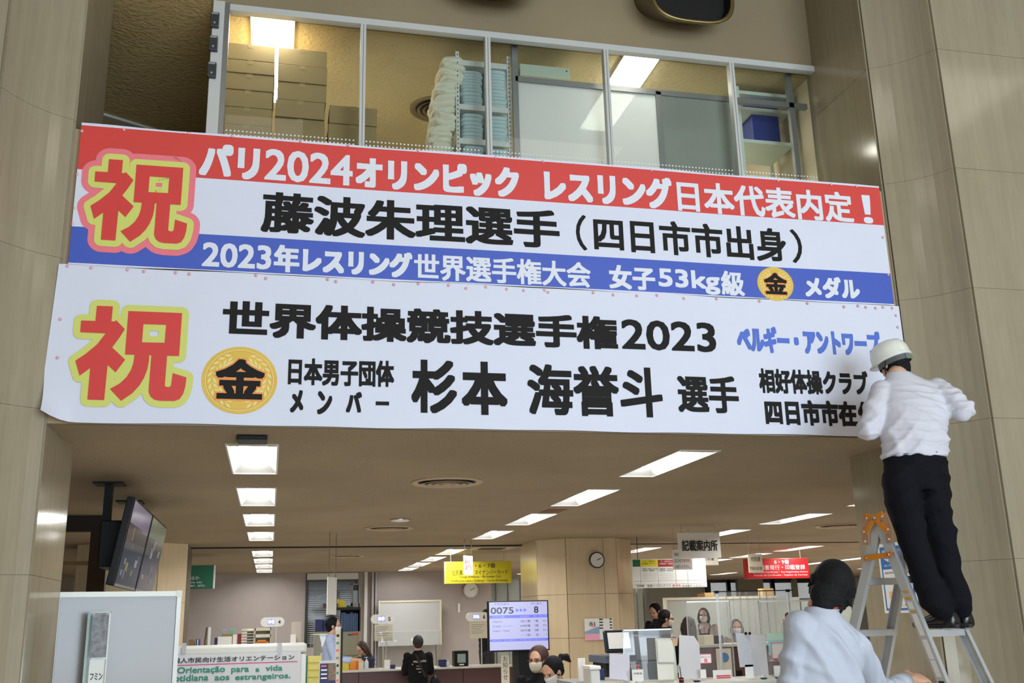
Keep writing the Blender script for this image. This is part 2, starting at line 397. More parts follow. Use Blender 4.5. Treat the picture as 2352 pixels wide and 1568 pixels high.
# ---- recessed ceiling lamps
def lamp(i, j):
    x0, x1 = LX[i]; y0, y1 = LY[j]
    rown = ['left', 'middle', 'third', 'fourth', 'fifth', 'sixth', 'seventh'][i]
    if i == 0: lab = ['first', 'second', 'third', 'fourth', 'fifth', 'sixth', 'seventh', 'eighth'][j] + ' recessed ceiling lamp from the banner in the left row'
    else:
        k = [jj for jj in range(len(LY)) if lamps_here(i, jj)].index(j)
        lab = ['first', 'second', 'third', 'fourth', 'fifth', 'sixth', 'seventh', 'eighth', 'ninth'][k] + f' recessed ceiling lamp counted from the front in the {rown} row'
    t = thing('ceiling_lamp', lab, 'ceiling lamp', ((x0+x1)/2, (y0+y1)/2, LC), f'ceiling lamps of the {rown} row')
    f = B(); e = .012
    f.box(x0-e, x1+e, y0-e, y0, LC-.006, LC+.004).box(x0-e, x1+e, y1, y1+e, LC-.006, LC+.004)
    f.box(x0-e, x0, y0, y1, LC-.006, LC+.004).box(x1, x1+e, y0, y1, LC-.006, LC+.004)
    mk('lamp_frame', f, M_trim, t)
    a, c, p, q, z = x0+.06, x1-.06, y0+.11, y1-.11, LC+.055
    r = B(); O = [(x0,y0,LC),(x1,y0,LC),(x1,y1,LC),(x0,y1,LC)]; I = [(a,p,z),(c,p,z),(c,q,z),(a,q,z)]
    for k in range(4): r.quad(O[k], O[(k+1)%4], I[(k+1)%4], I[k])
    mk('reflector', r, M_refl, t)
    mk('diffuser', B().quad((a,p,z),(c,p,z),(c,q,z),(a,q,z)), M_lamp, t)
for i in range(len(LX)):
    for j in range(len(LY)):
        if lamps_here(i, j): lamp(i, j)

# ---- round air diffusers
def air_vent(cx, cy, z, r, lab, m1, m2):
    t = thing('air_diffuser', lab, 'air vent', (cx, cy, z), 'round air diffusers')
    A = Matrix(((1,0,0),(0,-1,0),(0,0,-1)))
    mk('flange', B().lathe((cx,cy,z), [(r*.80,.0),(r,.0),(r,.006),(r*.94,.016),(r*.80,.004)], 40, A, cap=False), m1, t, smooth=True)
    mk('throat', B().lathe((cx,cy,z), [(.001,.001),(r*.80,.001)], 32, A, cap=False), m2, t)
    for k, (ra, rb) in enumerate([(.74,.60),(.54,.42),(.36,.24)]):
        mk('cone_ring', B().lathe((cx,cy,z), [(r*ra,.022),(r*rb,.002),(r*rb-.004,.002),(r*ra-.006,.024),(r*ra,.022)], 32, A, cap=False), m1, t, smooth=True)
    mk('hub', B().lathe((cx,cy,z), [(.001,.026),(r*.16,.022),(r*.14,.002)], 24, A), m1, t, smooth=True)
M_vent = mat('vent_beige', srgb(176,156,128), .5); M_ventD = mat('vent_dark', (.03,.026,.02), .8)
air_vent(1.39, 8.33, LC, .30, 'large round air diffuser in the ceiling right of the first two lamps', M_vent, M_ventD)
air_vent(1.38, 12.56, LC, .30, 'round air diffuser near the hanging wires of the narrow white sign', M_vent, M_ventD)
air_vent(7.45, 12.5, LC, .34, 'round air diffuser cut off by the right pillar', M_vent, M_ventD)
air_vent(1.25, 17.9, LC, .30, 'round air diffuser beyond the dark ceiling joint', M_vent, M_ventD)
air_vent(1.27, 7.98, HC, .24, 'dark round air diffuser behind the glass left of the rack', mat('vent_grey', srgb(120,104,76), .6), M_ventD)
b = B().lathe((1.38, 11.48, LC-.03), [(.02,0),(.10,.004),(.12,.03)], 24)
tag(mk('ceiling_speaker', b, mat('chrome_grille', (.7,.7,.7), .25, .9), smooth=True), 'small shiny round grille between the two air diffusers', 'speaker')
b = B().box(-.235, -.055, 6.24, 6.42, LC-.03, LC)
t = thing('sensor_box', 'black flat box on the ceiling just below the banner', 'sensor', (-.14, 6.33, LC-.03))
mk('housing', b, M_dark, t, bevel=.008); mk('bracket', B().box(-.245, -.235, 6.40, 6.56, LC-.02, LC), M_greyp, t)
tag(mk('ceiling_hatch', B().box(2.82, 3.03, 10.42, 10.78, LC-.004, LC+.002), mat('brown_hatch', srgb(116,78,44), .7)), 'small brown hatch panel between two lamps of the middle row', 'hatch')
t = thing('air_cassette', 'square ceiling air conditioner beside the clock pillar', 'air conditioner', (3.5, 16.1, LC))
mk('housing', B().box(3.05, 3.75, 15.8, 16.45, LC-.02, LC+.01), M_vent, t, bevel=.006)
mk('intake_grille', B().box(3.2, 3.6, 15.95, 16.3, LC-.026, LC-.02), M_ventD, t)

# ---- upper window band
WY = 6.72
MULL = [-.455, .517, 1.456, 2.40, 3.462, 4.20]
wn = struct('window_1', B().box(-.47, 4.20, WY-.03, WY+.03, HC-.055, HC-.005), M_alup)
struct('sill', B().box(-.47, 4.20, WY-.03, WY+.03, 4.42, 4.47), M_alup, wn)
for k, x in enumerate(MULL[1:5]):
    struct('mullion', B().box(x-.02, x-.002, WY-.03, WY+.03, 4.47, HC-.055).box(x+.002, x+.02, WY-.03, WY+.03, 4.47, HC-.055).box(x-.002, x+.002, WY-.015, WY+.02, 4.47, HC-.055), M_alup, wn)
for a, c in zip(MULL[:-1], MULL[1:]):
    struct('pane', B().quad((a+.02, WY, 4.47), (c-.02, WY, 4.47), (c-.02, WY, HC-.055), (a+.02, WY, HC-.055)), M_glass, wn)
dots = B()
for a, c in zip(MULL[:-1], MULL[1:]):
    n = int((c-a-.06)/.0275)
    for i in range(n):
        for z in (4.843, 4.812):
            x = a+.035+i*.0275
            dots.lathe((x, WY-.002, z), [(.0065, 0)], 8, Matrix(((1,0,0),(0,0,1),(0,1,0))), cap=False)
            k = len(dots.v)-8; dots.f.append(tuple(range(k, k+8))); dots.m.append(0)
dm = mk('safety_dots', dots, mat('white_film_dot', (.85,.86,.84), .6), wn); dm['kind'] = 'stuff'
t = thing('window_post', 'wide pale aluminium post at the left end of the windows', 'post', (-.52, WY, 4.42))
mk('cover', B().box(-.555, -.475, WY-.05, WY+.03, 4.42, HC), M_alup, t, bevel=.003)
mk('edge_strip', B().box(-.475, -.44, WY-.035, WY+.03, 4.42, HC), M_aluD, t)
for k, (z, lab) in enumerate([(5.662, 'topmost'), (5.473, 'middle'), (5.264, 'lowest')]):
    q = thing('door_sensor', f'{lab} of three small black boxes on the window post', 'sensor', (-.53, WY-.06, z-.06), 'small black boxes on the window post')
    mk('housing', B().box(-.567, -.507, WY-.085, WY-.05, z-.06, z+.055), mat('dark_grey_case', (.04,.042,.045), .4), q, bevel=.005)
    mk('button', B().box(-.543, -.530, WY-.089, WY-.085, z-.04, z-.025), M_greyp, q)
    mk('strip', B().box(-.56, -.515, WY-.088, WY-.085, z+.035, z+.048), M_greyp, q)
# room lamps
for (x0, x1, y0, y1), lab in (((-.29, .01, 6.80, 8.05), 'bright ceiling lamp behind the glass above the cardboard boxes'), ((2.60, 2.88, 6.80, 8.05), 'bright ceiling lamp behind the glass above the frosted partition')):
    t = thing('room_lamp', lab, 'ceiling lamp', ((x0+x1)/2, (y0+y1)/2, HC-.03))
    mk('lamp_frame', B().box(x0-.01, x1+.01, y0-.01, y1+.01, HC-.025, HC), M_trim, t)
    mk('diffuser', B().box(x0, x1, y0, y1, HC-.035, HC-.025), M_lampR, t)
# frosted partition just behind the glass
t = thing('frosted_partition', 'grey framed partition with frosted panes behind the upper windows', 'partition', (3, 6.86, 4.42))
PY = 6.86
def px2(x, y, Y=PY): p = at(x, y, Y); return p.x, p.z
fz = px2(1300, 192)[1]; xs = [px2(1183, 200)[0], px2(1516, 300)[0], px2(1690, 300)[0], px2(1822, 300)[0], 4.19]
for x in xs[:4]: mk('frame_post', B().box(x-.022, x+.022, PY-.02, PY+.02, 4.42, HC if x in (xs[0], xs[3]) else fz), M_aluD, t)
mk('frame_rail', B().box(xs[0], 4.19, PY-.02, PY+.02, fz-.03, fz+.015), M_aluD, t)
mk('frosted_pane', B().box(xs[0]+.02, xs[1]-.02, PY-.004, PY+.004, 4.42, fz-.03), M_frost, t)
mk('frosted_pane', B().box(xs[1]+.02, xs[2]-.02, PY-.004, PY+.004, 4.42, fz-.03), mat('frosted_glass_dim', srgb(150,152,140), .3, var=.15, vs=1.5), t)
# cardboard boxes
def carton(x0, x1, y0, y1, z0, z1, lab, grp, open_=False):
    t = thing('cardboard_box', lab, 'box', ((x0+x1)/2, (y0+y1)/2, z0), grp)
    mk('carton', B().box(x0, x1, y0, y1, z0, z1), M_card, t, bevel=.004)
    mk('tape', B().box((x0+x1)/2-.02, (x0+x1)/2+.02, y0-.0015, y1, z1-.03, z1+.001), mat_tape, t)
    if open_:
        mk('flap', B().obox(((x0+x1)/2-.06, y0-.01, z1+.03), (.10, 0, -.01), (0, .004, 0), (0, -.03, .04)), M_cardD, t)
        mk('flap', B().obox(((x0+x1)/2+.1, y0+.02, z1+.02), (.08, 0, -.02), (0, .004, 0), (0, -.03, .03)), M_cardD, t)
mat_tape = mat('parcel_tape', srgb(152,130,88), .4)
_on = 'first second third fourth fifth sixth seventh eighth ninth tenth eleventh twelfth thirteenth fourteenth fifteenth sixteenth seventeenth eighteenth nineteenth'.split()
def nth(k):
    """ordinal word, k from 1"""
    if k <= 19: return _on[k-1]
    t_ = {2: 'twent', 3: 'thirt', 4: 'fort'}[k//10]
    return t_+'ieth' if k % 10 == 0 else t_+'y-'+_on[k % 10-1]
ORD = ['topmost', 'second', 'third', 'fourth', 'fifth', 'sixth', 'seventh', 'eighth', 'ninth']
def zpx(y, x=600, Y=6.95): return at(x, y, Y).z
def stack(xl, xr, ys, base, nm, open_=False):
    x0, x1 = at(xl, ys[0], 6.95).x, at(xr, ys[0], 6.95).x
    zs = [at(xl, y, 6.95).z for y in ys]
    h = zs[-2]-zs[-1]
    while zs[-1]-h > base: zs.append(zs[-1]-h)
    zs[-1] = base
    for k in range(len(zs)-1):
        dx = random.uniform(-.006, .006); dy = random.uniform(-.008, .01)
        carton(x0+dx, x1+dx, 6.95+dy, 7.25+dy, zs[k+1]+.002, zs[k]-.002, f'{ORD[min(k, 8)]} cardboard box from the top of the {nm} stack', f'cardboard boxes in the {nm} stack', open_ and k == 0)
stack(520, 633, [97, 135, 165, 203, 243, 284], 4.42, 'left')
stack(640, 751, [108, 147, 187, 228, 268, 318], 4.42, 'middle')
stack(757, 866, [241, 283, 330], 4.42, 'low right')
# metal rack with folded pale bags
t = thing('metal_rack', 'perforated steel rack filled with folded pale cloth bags', 'rack', (1.5, 6.9, 4.42))
RY = 6.90
rx0, rx1 = at(1051, 200, RY).x, at(1169, 200, RY).x; rz = at(1050, 118, RY).z
for x in (rx0, rx1):
    for y in (RY, RY+.28):
        up = B().box(x-.014, x+.014, y-.002, y+.002, 4.42, rz).box(x-.014, x-.010, y, y+.03, 4.42, rz)
        for k in range(36):
            z = 4.5+k*.036
            if z < rz-.02: up.box(x-.003, x+.003, y-.004, y-.0021, z, z+.014, 1)
        mk('upright', up, [M_trim, M_darkm], t)
for z in (rz-.07, at(1100, 242, RY).z, at(1100, 320, RY).z, 4.5):
    mk('shelf', B().box(rx0, rx1, RY, RY+.28, z-.045, z), M_trim, t)
M_bag = mat('pale_blue_cloth', srgb(184,200,198), .8, var=.08, vs=20, bump=.4, bs=30); M_bag2 = mat('cream_cloth', srgb(214,208,184), .8, var=.06, vs=14, bump=.5, bs=24)
def cushion(cx, cy, z0, sx, sy, h, seed):
    b = B(); n = 20
    rr = []
    for i, (q, zz) in enumerate([(.86,0),(1,.25),(1.02,.6),(.9,.95),(.5,1.0)]):
        rr.append([(cx + sx*q*math.copysign(abs(math.cos(a))**.5, math.cos(a)) + .012*mnoise.noise(Vector((a*2, seed, i))),
                    cy + sy*q*math.copysign(abs(math.sin(a))**.5, math.sin(a)), z0+h*zz) for a in [2*math.pi*j/n for j in range(n)]])
    return b.loft(rr)
cnt = 0
for lv, lo, hi in (('middle', at(1100, 320, RY).z+.002, at(1100, 242, RY).z-.05), ('upper', at(1100, 242, RY).z+.002, rz-.125), ('lower', 4.52, at(1100, 320, RY).z-.05)):
    for side, cx in (('left', rx0+.115), ('right', rx1-.095)):
        z = lo; k = 0
        while z < hi-.03:
            h = random.uniform(.026, .04)
            o = mk('folded_bag', cushion(cx+random.uniform(-.006, .006), RY+.13, z, .088, .125, h, cnt), M_bag, smooth=True)
            tag(o, f'{nth(k+1)} pale folded bag from the bottom, {side} pile, {lv} compartment of the steel rack', 'bag', 'folded bags piled on the steel rack'); z += h-.003; k += 1; cnt += 1
rs_ = random.Random(11)
for k in range(24):
    z0 = 4.425+k*.053
    x = at(1036 - 2.35*(24-k), 250, RY).x
    q = cushion(0, 0, 0, .085+.02*rs_.random(), .13, .062, k*3)
    an = R(rs_.uniform(-16, 16)); ca, sa = math.cos(an), math.sin(an); ofs = rs_.uniform(-.012, .02)
    q.v = [(x+ofs+.03+(vx*ca-vz*sa)+.016*mnoise.noise(Vector((vx*30, vy*30, vz*60+k))), RY+.12+vy+.016*mnoise.noise(Vector((vx*26+9, vy*26, k))), z0+.012+(vx*sa+vz*ca)+.010*mnoise.noise(Vector((vx*40, vy*40+5, k)))) for vx, vy, vz in q.v]
    o = mk('cream_sack', q, M_bag2, smooth=False)
    tag(o, f'{nth(k+1)} crumpled cream sack from the bottom of the heap beside the rack', 'sack', 'cream sacks heaped beside the rack')
t = thing('wall_cabinet', 'pale metal shelf box on top of the frosted partition rail', 'cabinet', (2.2, 7.0, fz))
a0, a1 = at(1192, 150, 6.95), at(1306, 178, 6.95)
mk('body', B().box(a0.x, a1.x, 6.92, 7.2, a1.z-.03, a0.z), mat('pale_green_metal', srgb(176,186,166), .5), t, bevel=.004)
mk('bolt', B().lathe((a1.x-.02, 6.918, a1.z+.04), [(.006,0)], 8, Matrix(((1,0,0),(0,0,1),(0,1,0))), cap=False).box(a1.x-.03, a1.x-.02, 6.915, 6.92, a1.z+.03, a1.z+.04), M_darkm, t)
# shelf with blue crate seen through the right window
t = thing('steel_shelf', 'pale steel shelf behind the last window pane', 'shelf', (4.0, 7.2, 4.42))
s0, s1 = at(1690, 190, 7.1), at(1808, 205, 7.1); mS = mat('shelf_paint', srgb(196,204,190), .5)
for x in (s0.x, s1.x):
    for y in (7.1, 7.5): mk('upright', B().box(x-.015, x+.015, y-.015, y+.015, 4.42, min(s0.z, HC-.02)), mS, t)
for z in (min(s0.z, HC-.03)-.02, s0.z-.22, s0.z-.52, s0.z-.85): mk('shelf_board', B().box(s0.x, s1.x, 7.1, 7.5, z-.03, z), mS, t)
c0, c1 = at(1722, 222, 7.16), at(1790, 288, 7.16)
tag(mk('blue_crate', B().box(c0.x, c1.x, 7.16, 7.42, s0.z-.518, c0.z), mat('blue_plastic', srgb(34,52,120), .5), bevel=.006), 'dark blue crate on the steel shelf behind the right pane', 'crate')
# air nozzles on the fascia above the windows
def nozzle(cx, cz, lab):
    t = thing('air_nozzle', lab, 'air vent', (cx, 6.6, cz-.3), 'dark air nozzles above the windows')
    def sq(r, y, dx=0, dz=0, n=64):
        return [(cx+dx+r*1.12*math.copysign(abs(math.cos(a))**.66, math.cos(a)), y, cz+dz+r*.92*math.copysign(abs(math.sin(a))**.66, math.sin(a))) for a in [2*math.pi*j/n for j in range(n)]]
    mk('shell', B().loft([sq(.30, 6.72, -.04, .16), sq(.305, 6.58, -.02, .08), sq(.31, 6.44)], cap=False), mat('brass_shell', srgb(120,112,90), .2, .85), t, smooth=True)
    mk('rim', B().loft([sq(.31, 6.44), sq(.318, 6.42), sq(.305, 6.405), sq(.288, 6.42)], cap=False), mat('brass_rim', srgb(140,124,80), .35, .8), t, smooth=True)
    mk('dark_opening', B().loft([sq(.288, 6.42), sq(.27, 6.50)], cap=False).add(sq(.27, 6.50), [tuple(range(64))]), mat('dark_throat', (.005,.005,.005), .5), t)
nozzle(3.04, 6.215, 'dark rounded air nozzle at the top edge, right of centre')
nozzle(1.49, 6.235, 'dark air nozzle barely peeping in at the top edge')

# ================================================================== BANNERS
BY = 5.975
def bp(x, y): p = at(x, y, BY); return p.x, p.z
tz = bp(1100, 356)[1]; r1 = bp(182, 389)[1]; r1b = bp(2023, 518)[1]; b0 = bp(168, 520)[1]; b0b = bp(2039, 629)[1]
top_z, bot1 = 4.441, 3.543
redt = top_z-.014; redb = (r1+r1b)/2; blut = (b0+b0b)/2; blub = bot1+.008
BX0, BX1 = -1.212, 4.158
def wave1(q):
    return Vector((0, -.004 + .0035*math.sin(q.x*2.3+.6) + .002*math.sin(q.x*5.1+q.z*1.3), 0))
def wave2(q):
    x, z = q.x, q.z; dy = -.004 + .003*math.sin(x*1.9+1.2) + .002*math.sin(x*4.3-q.z*2)
    c = max(0, (-1.10-x)/.2)*max(0, (2.90-z)/.28)          # the loose lower left corner curls forward
    return Vector((.03*c, dy - .10*c*c, .05*c*c))
def sheet(name, x0, x1, zs, mis, mats, warp, y, label, cat, edge=None, th=.0012):
    t = thing(name, label, cat, ((x0+x1)/2, y, zs[-1]))
    b = B(); nx = 110; cols = nx+1
    rows = []
    for (za, zb), mi in zip(zip(zs[:-1], zs[1:]), mis):
        n = max(1, round((za-zb)/.05)); k = len(b.v)
        for i in range(n+1):
            z = za+(zb-za)*i/n
            for j in range(cols):
                xx0, xx1 = edge(z) if edge else (x0, x1)
                q = Vector((xx0+(xx1-xx0)*j/nx, y, z)); q = q+warp(q)
                if za == zs[0] and i == 0: q.z += .004*math.sin(q.x*7)*math.sin(q.x*1.7)
                if zb == zs[-1] and i == n: q.z += .004*math.sin(q.x*6+1)*math.sin(q.x*2.3)
                b.v.append(tuple(q))
        for i in range(n):
            for j in range(nx):
                b.f.append((k+i*cols+j, k+(i+1)*cols+j, k+(i+1)*cols+j+1, k+i*cols+j+1)); b.m.append(mi)
    o = mk('fabric', b, mats, t, smooth=True)
    return t
def mats_edge(z): return BX0-.008, BX1
top = sheet('banner', BX0, BX1, [top_z, redt, redb, blut, blub, bot1], [0, 1, 0, 2, 0], [M_fab, M_red, M_blue], wave1, BY,
            'upper banner with red and blue stripes and white writing', 'banner')
def edge2(z):
    k = (3.54-z)/.92
    return -1.262-.03*k, 4.193
bot = sheet('banner', -1.25, 4.19, [3.54, 2.617], [0], [M_fab], wave2, BY+.001, 'lower white banner with black writing, being pinned up by the man', 'banner', edge=edge2)

def seg(parent, warp, s, L, Rr, T, Bt, m, bold=.010, outline=0, lift=.0016, name='lettering', by=None):
    x0 = bp(*L)[0]; x1 = bp(*Rr)[0]; z1 = bp(*T)[1]; z0 = bp(*Bt)[1]
    O = Vector((0, BY, 0))
    b = text_into(B(), s, O, UX, UZ, x0, x1, z0, z1, bold, by, lift, warp=warp, outline=outline)
    return mk(name, b, m, parent)
W1, W2 = wave1, wave2
K = .0095; KD = .0085
seg(top, W1, 'パリ', (457,392), (597,365), (530,334), (565,413), M_wht, 0.0115, by=0.011)
seg(top, W1, '2024', (607,410), (810,400), (626,343), (626,415), M_wht, 0.006, by=0.006)
seg(top, W1, 'オリンピック', (817,400), (1191,400), (860,362), (1153,455), M_wht, 0.0115, by=0.011)
seg(top, W1, 'レスリング', (1248,400), (1541,415), (1530,409), (1509,480), M_wht, 0.0115, by=0.011)
seg(top, W1, '日本代表内定', (1554,440), (1958,480), (1644,420), (1950,512), M_wht, 0.0062, by=0.006)
seg(top, W1, '！', (1980,480), (2001,480), (1990,449), (1993,513.5), M_wht, 0.007, by=0.006)
seg(top, W1, '藤波朱理選手', (599,520), (1285,545), (637,442), (1232,570), M_blk, 0.0105, by=0.0075)
seg(top, W1, '（', (1322,530), (1346,530), (1341,495), (1345,576), M_blk, 0.003, by=0.003)
seg(top, W1, '四日市市出身', (1363,540), (1804,555), (1547,509), (1785,601), M_blk, 0.0065, by=0.0065)
seg(top, W1, '）', (1816,555), (1841,565), (1818,527), (1826,604), M_blk, 0.003, by=0.003)
seg(top, W1, '2023', (464,600), (623,600), (480,557), (480,613), M_wht, 0.005, by=0.005)
seg(top, W1, '年', (629,595), (688,595), (652,563), (664,626), M_wht, 0.0085, by=0.006)
seg(top, W1, 'レスリング', (695,600), (947,605), (936,580), (913,637), M_wht, 0.0095, by=0.009)
seg(top, W1, '世界選手権大会', (951,607), (1356,635), (980,583), (1340,661), M_wht, 0.005, by=0.004)
seg(top, W1, '女子', (1398,640), (1504,645), (1414,609), (1475,667), M_wht, 0.0065, by=0.006)
seg(top, W1, '53kg', (1511,640), (1653,650), (1528,617), (1637,677), M_wht, 0.005, by=0.005)
seg(top, W1, '級', (1656,650), (1709,652), (1672,622), (1690,679), M_wht, 0.0055, by=0.0045)
seg(top, W1, 'メダル', (1848,660), (1973,665), (1920,637), (1955,688), M_wht, 0.008, by=0.007)
def medal(parent, warp, cx, cy, xl, xr, yt, yb, kb):
    c = bp(cx, cy); rx = (bp(xr, cy)[0]-bp(xl, cy)[0])/2; rz = (bp(cx, yt)[1]-bp(cx, yb)[1])/2
    def disc(f0, f1, lift, m, nm, n=64):
        b = B(); vs = []
        for f in (f0, f1):
            for i in range(n):
                a = 2*math.pi*i/n; q = Vector((c[0]+rx*f*math.cos(a), BY-lift, c[1]+rz*f*math.sin(a))); vs.append(q+warp(q))
        b.add(vs, [(i, n+i, n+(i+1) % n, (i+1) % n) for i in range(n)]); return mk(nm, b, m, parent)
    disc(.001, 1, .0012, M_gold, 'medal_disc'); disc(.885, .905, .0015, M_goldL, 'medal_ring'); disc(.865, .878, .0015, mat('dark_gold_ink', srgb(205,150,60), .5), 'medal_ring')
    disc(.001, .60, .0013, M_goldL, 'medal_centre')
    lf = B()                                                   # two laurel branches
    for sgn in (-1, 1):
        for k in range(11):
            a = R(-70 + k*13.5); 
            for ff, da in ((.80, .10), (.66, -.10)):
                px_ = c[0]+sgn*rx*ff*math.cos(a); pz_ = c[1]+rz*ff*math.sin(a)
                ta = a+math.pi/2+da*5; L_, W_ = rx*.11, rx*.035
                d = Vector((sgn*math.cos(ta), 0, math.sin(ta))); n_ = Vector((d.z, 0, -d.x)); q0 = Vector((px_, BY-.0017, pz_))
                vs = [q0-d*L_, q0+n_*W_, q0+d*L_, q0-n_*W_]; vs = [v+warp(v) for v in vs]
                if sgn < 0: vs.reverse()
                lf.add(vs, [(0, 1, 2, 3)])
    mk('laurel', lf, M_goldL, parent)['kind'] = 'stuff'
    x0, x1, z0, z1 = bp(*kb[0])[0], bp(*kb[1])[0], bp(*kb[2])[1], bp(*kb[3])[1]; g = (x1-x0)*.038
    O = Vector((0, BY, 0)); e = (x1-x0)*.035
    mk('glyph_outline', text_into(B(), '金', O, UX, UZ, x0, x1, z0, z1, g, g*.8, .0020, warp=warp, outline=e), M_orgl, parent)
    mk('lettering', text_into(B(), '金', O, UX, UZ, x0, x1, z0, z1, g, g*.8, .0034, warp=warp), M_blk, parent)
medal(top, W1, 1781, 652, 1740, 1822, 613.5, 690.5, [(1755, 650), (1807, 652), (1781, 676), (1781, 627)])
def Z5(pts): return [bp(130+x/4.438, 660+y/4.438) for x, y in pts]
SHUKU = [[(415,197),(580,203),(565,357),(400,350)],
 [(252,348),(600,357),(612,343),(703,437),(650,520),(572,625),(500,690),(380,810),(237,915),(193,760),(300,690),(420,590),(505,480),(243,468)],
 [(540,590),(572,625),(707,750),(608,880),(500,780),(440,740)],
 [(360,720),(540,700),(525,810),(490,1165),(317,1160),(345,850)],
 [(740,250),(1293,272),(1128,393),(895,385)], [(1293,272),(1262,713),(1113,577),(1128,393)], [(1262,713),(705,697),(880,572),(1113,577)], [(705,697),(740,250),(895,385),(880,572)],
 [(805,690),(955,696),(952,760),(935,850),(900,940),(850,1020),(780,1095),(665,1173),(550,1050),(650,995),(720,930),(765,860),(790,790)],
 [(978,696),(1140,700),(1115,1012),(1122,1025),(1145,1031),(1168,1028),(1180,1012),(1197,888),(1338,932),(1328,1020),(1305,1100),(1268,1155),(1215,1175),(1060,1172),(1005,1160),(965,1125),(948,1075)]]
def shuku(parent, warp, L, Rr, T, Bt, pink):
    src = [Z5(p) for p in SHUKU]; al = np.array([q for p in src for q in p]); lo = al.min(0); hi = al.max(0)
    x0, x1, z0, z1 = bp(*L)[0], bp(*Rr)[0], bp(*Bt)[1], bp(*T)[1]
    def build(out, lift):
        b = B(); offs = [(0, 0)]
        if out: offs = ring(out*.45, out*.45, 14)+ring(out*.8, out*.8, 20)+ring(out, out, 44)
        k = 0
        for dx, dz in offs:
            for p in src:
                vs = []
                for x, z in p:
                    q = Vector((x0+(x-lo[0])/(hi[0]-lo[0])*(x1-x0)+dx, BY-lift-2.5e-6*k, z0+(z-lo[1])/(hi[1]-lo[1])*(z1-z0)+dz)); vs.append(q+warp(q))
                k += 1; b.add(vs, [tuple(reversed(range(len(vs))))])
        return b
    if pink: mk('pink_outline', build(.075, .0008), M_pnk, parent)
    mk('yellow_outline', build(.0385, .0035), M_yel, parent)
    mk('lettering', build(0, .0085), M_red2, parent)
M_red2 = mat('banner_deep_red', srgb(214,62,58), .5)
shuku(top, W1, (210, 460), (433, 470), (270, 369), (406, 563), True)
shuku(bot, W2, (174, 830), (431, 830), (241, 704), (396, 924), False)
seg(bot, W2, '世界体操競技選手権', (511,740), (1417,760), (532,690), (1405,804), M_blk, 0.0105, by=0.0085)
seg(bot, W2, '2023', (1427,770), (1643,775), (1449,734), (1451,803), M_blk, 0.006, by=0.006)
seg(bot, W2, 'ベルギー・アントワープ', (1692,775), (2021,790), (1788,751), (1948,817), M_blueT, 0.007, by=0.009)
seg(bot, W2, '日本男子団体', (662,855), (905,870), (720,823), (892,889), M_blk, 0.0045, by=0.006)
for s, a, c, t_, u_ in (('メ', 667, 697, (694,896), (672,947)), ('ン', 729, 763, (735,898), (733,951)), ('バ', 795, 831, (822,900), (800,947)), ('ー', 863, 893.5, (880,922), (880,931))):
    seg(bot, W2, s, (a, 920), (c, 920), t_, u_, M_blk, .006)
seg(bot, W2, '杉', (945,890), (1049,890), (968,826), (990,949), M_blk, 0.0105, by=0.0105)
seg(bot, W2, '本', (1060,890), (1164.5,890), (1110,831), (1110,953), M_blk, 0.0115, by=0.0115)
seg(bot, W2, '海誉斗', (1211,890), (1520,900), (1256,837), (1497,959), M_blk, 0.0095, by=0.009)
seg(bot, W2, '選手', (1555,900), (1696,910), (1562,861), (1660,949), M_blk, 0.008, by=0.007)
seg(bot, W2, '相好体操クラブ', (1743,870), (1992,870), (1753,845), (1887,906), M_blk, 0.0042, by=0.0075)
seg(bot, W2, '四日市市在', (1757,945), (1967,950), (1858,919), (1870,977.5), M_blk, 0.006, by=0.009)
seg(bot, W2, '住', (1970,945), (2010,950), (1975,922), (1975,978), M_blk, 0.006, by=0.009)
medal(bot, W2, 550.5, 873, 463.5, 637.5, 796, 950.5, [(495, 870), (608, 870), (550, 917), (550, 825)])
# pins along the edges
def pin(x, z, lab, grp):
    b = B().lathe((x, BY-.006, z), [(.002, .0), (.005, .001), (.006, .004), (.003, .006)], 10, Matrix(((1,0,0),(0,0,-1),(0,1,0))))
    for k in range(5):
        a = 2*math.pi*k/5; b.lathe((x+.006*math.cos(a), BY-.007, z+.006*math.sin(a)), [(.001,.0),(.0045,.001),(.001,.004)], 8, Matrix(((1,0,0),(0,0,-1),(0,1,0))))
    tag(mk('flower_pin', b, M_pin, smooth=True), lab, 'pin', grp)
for k, q in enumerate([(155,612), (210,616), (293,620), (331,624), (404,627), (435,630), (588,633), (611,640), (753,642), (772,647), (857,648), (905,654), (961,652), (1030,656), (1070,663), (1115,660), (1163,665), (1202,668), (1250,667), (1258,672), (1362,673), (1408,678), (1462,680), (1508,679), (1570,686), (1645,687), (1744,692), (1854,697), (1938,705), (1970,703), (1988,706), (2010,708), (2027,706), (2048,708)]):
    x, z = bp(*q); pin(x, z, f"{nth(k+1)} pink flower pin from the left on the seam between the banners", 'pink pins along the seam between the banners')
for k, q in enumerate([(285,299), (434,307), (533,314), (690,325), (800,334), (960,346), (1138,363), (1247,372), (1495,392), (1786,416), (1908,425), (1966,429)]):
    x, z = bp(*q); pin(x, z, f"{nth(k+1)} pink flower pin from the left along the upper banner's top edge", 'pink pins along the top edge')
for k, q in enumerate([(187,302), (177,401), (170,479), (166,515), (137,734), (131,822)]):
    x, z = bp(*q); pin(x+.004, z, f"{nth(k+1)} pink flower pin from the top on the banners' left edge", 'pink pins on the left edge')
for k, q in enumerate([(2028,546), (2040,632), (2058,725), (2062,752)]):
    x, z = bp(*q); pin(x-.004, z, f"{nth(k+1)} pink flower pin from the top on the banners' right edge", 'pink pins on the right edge')

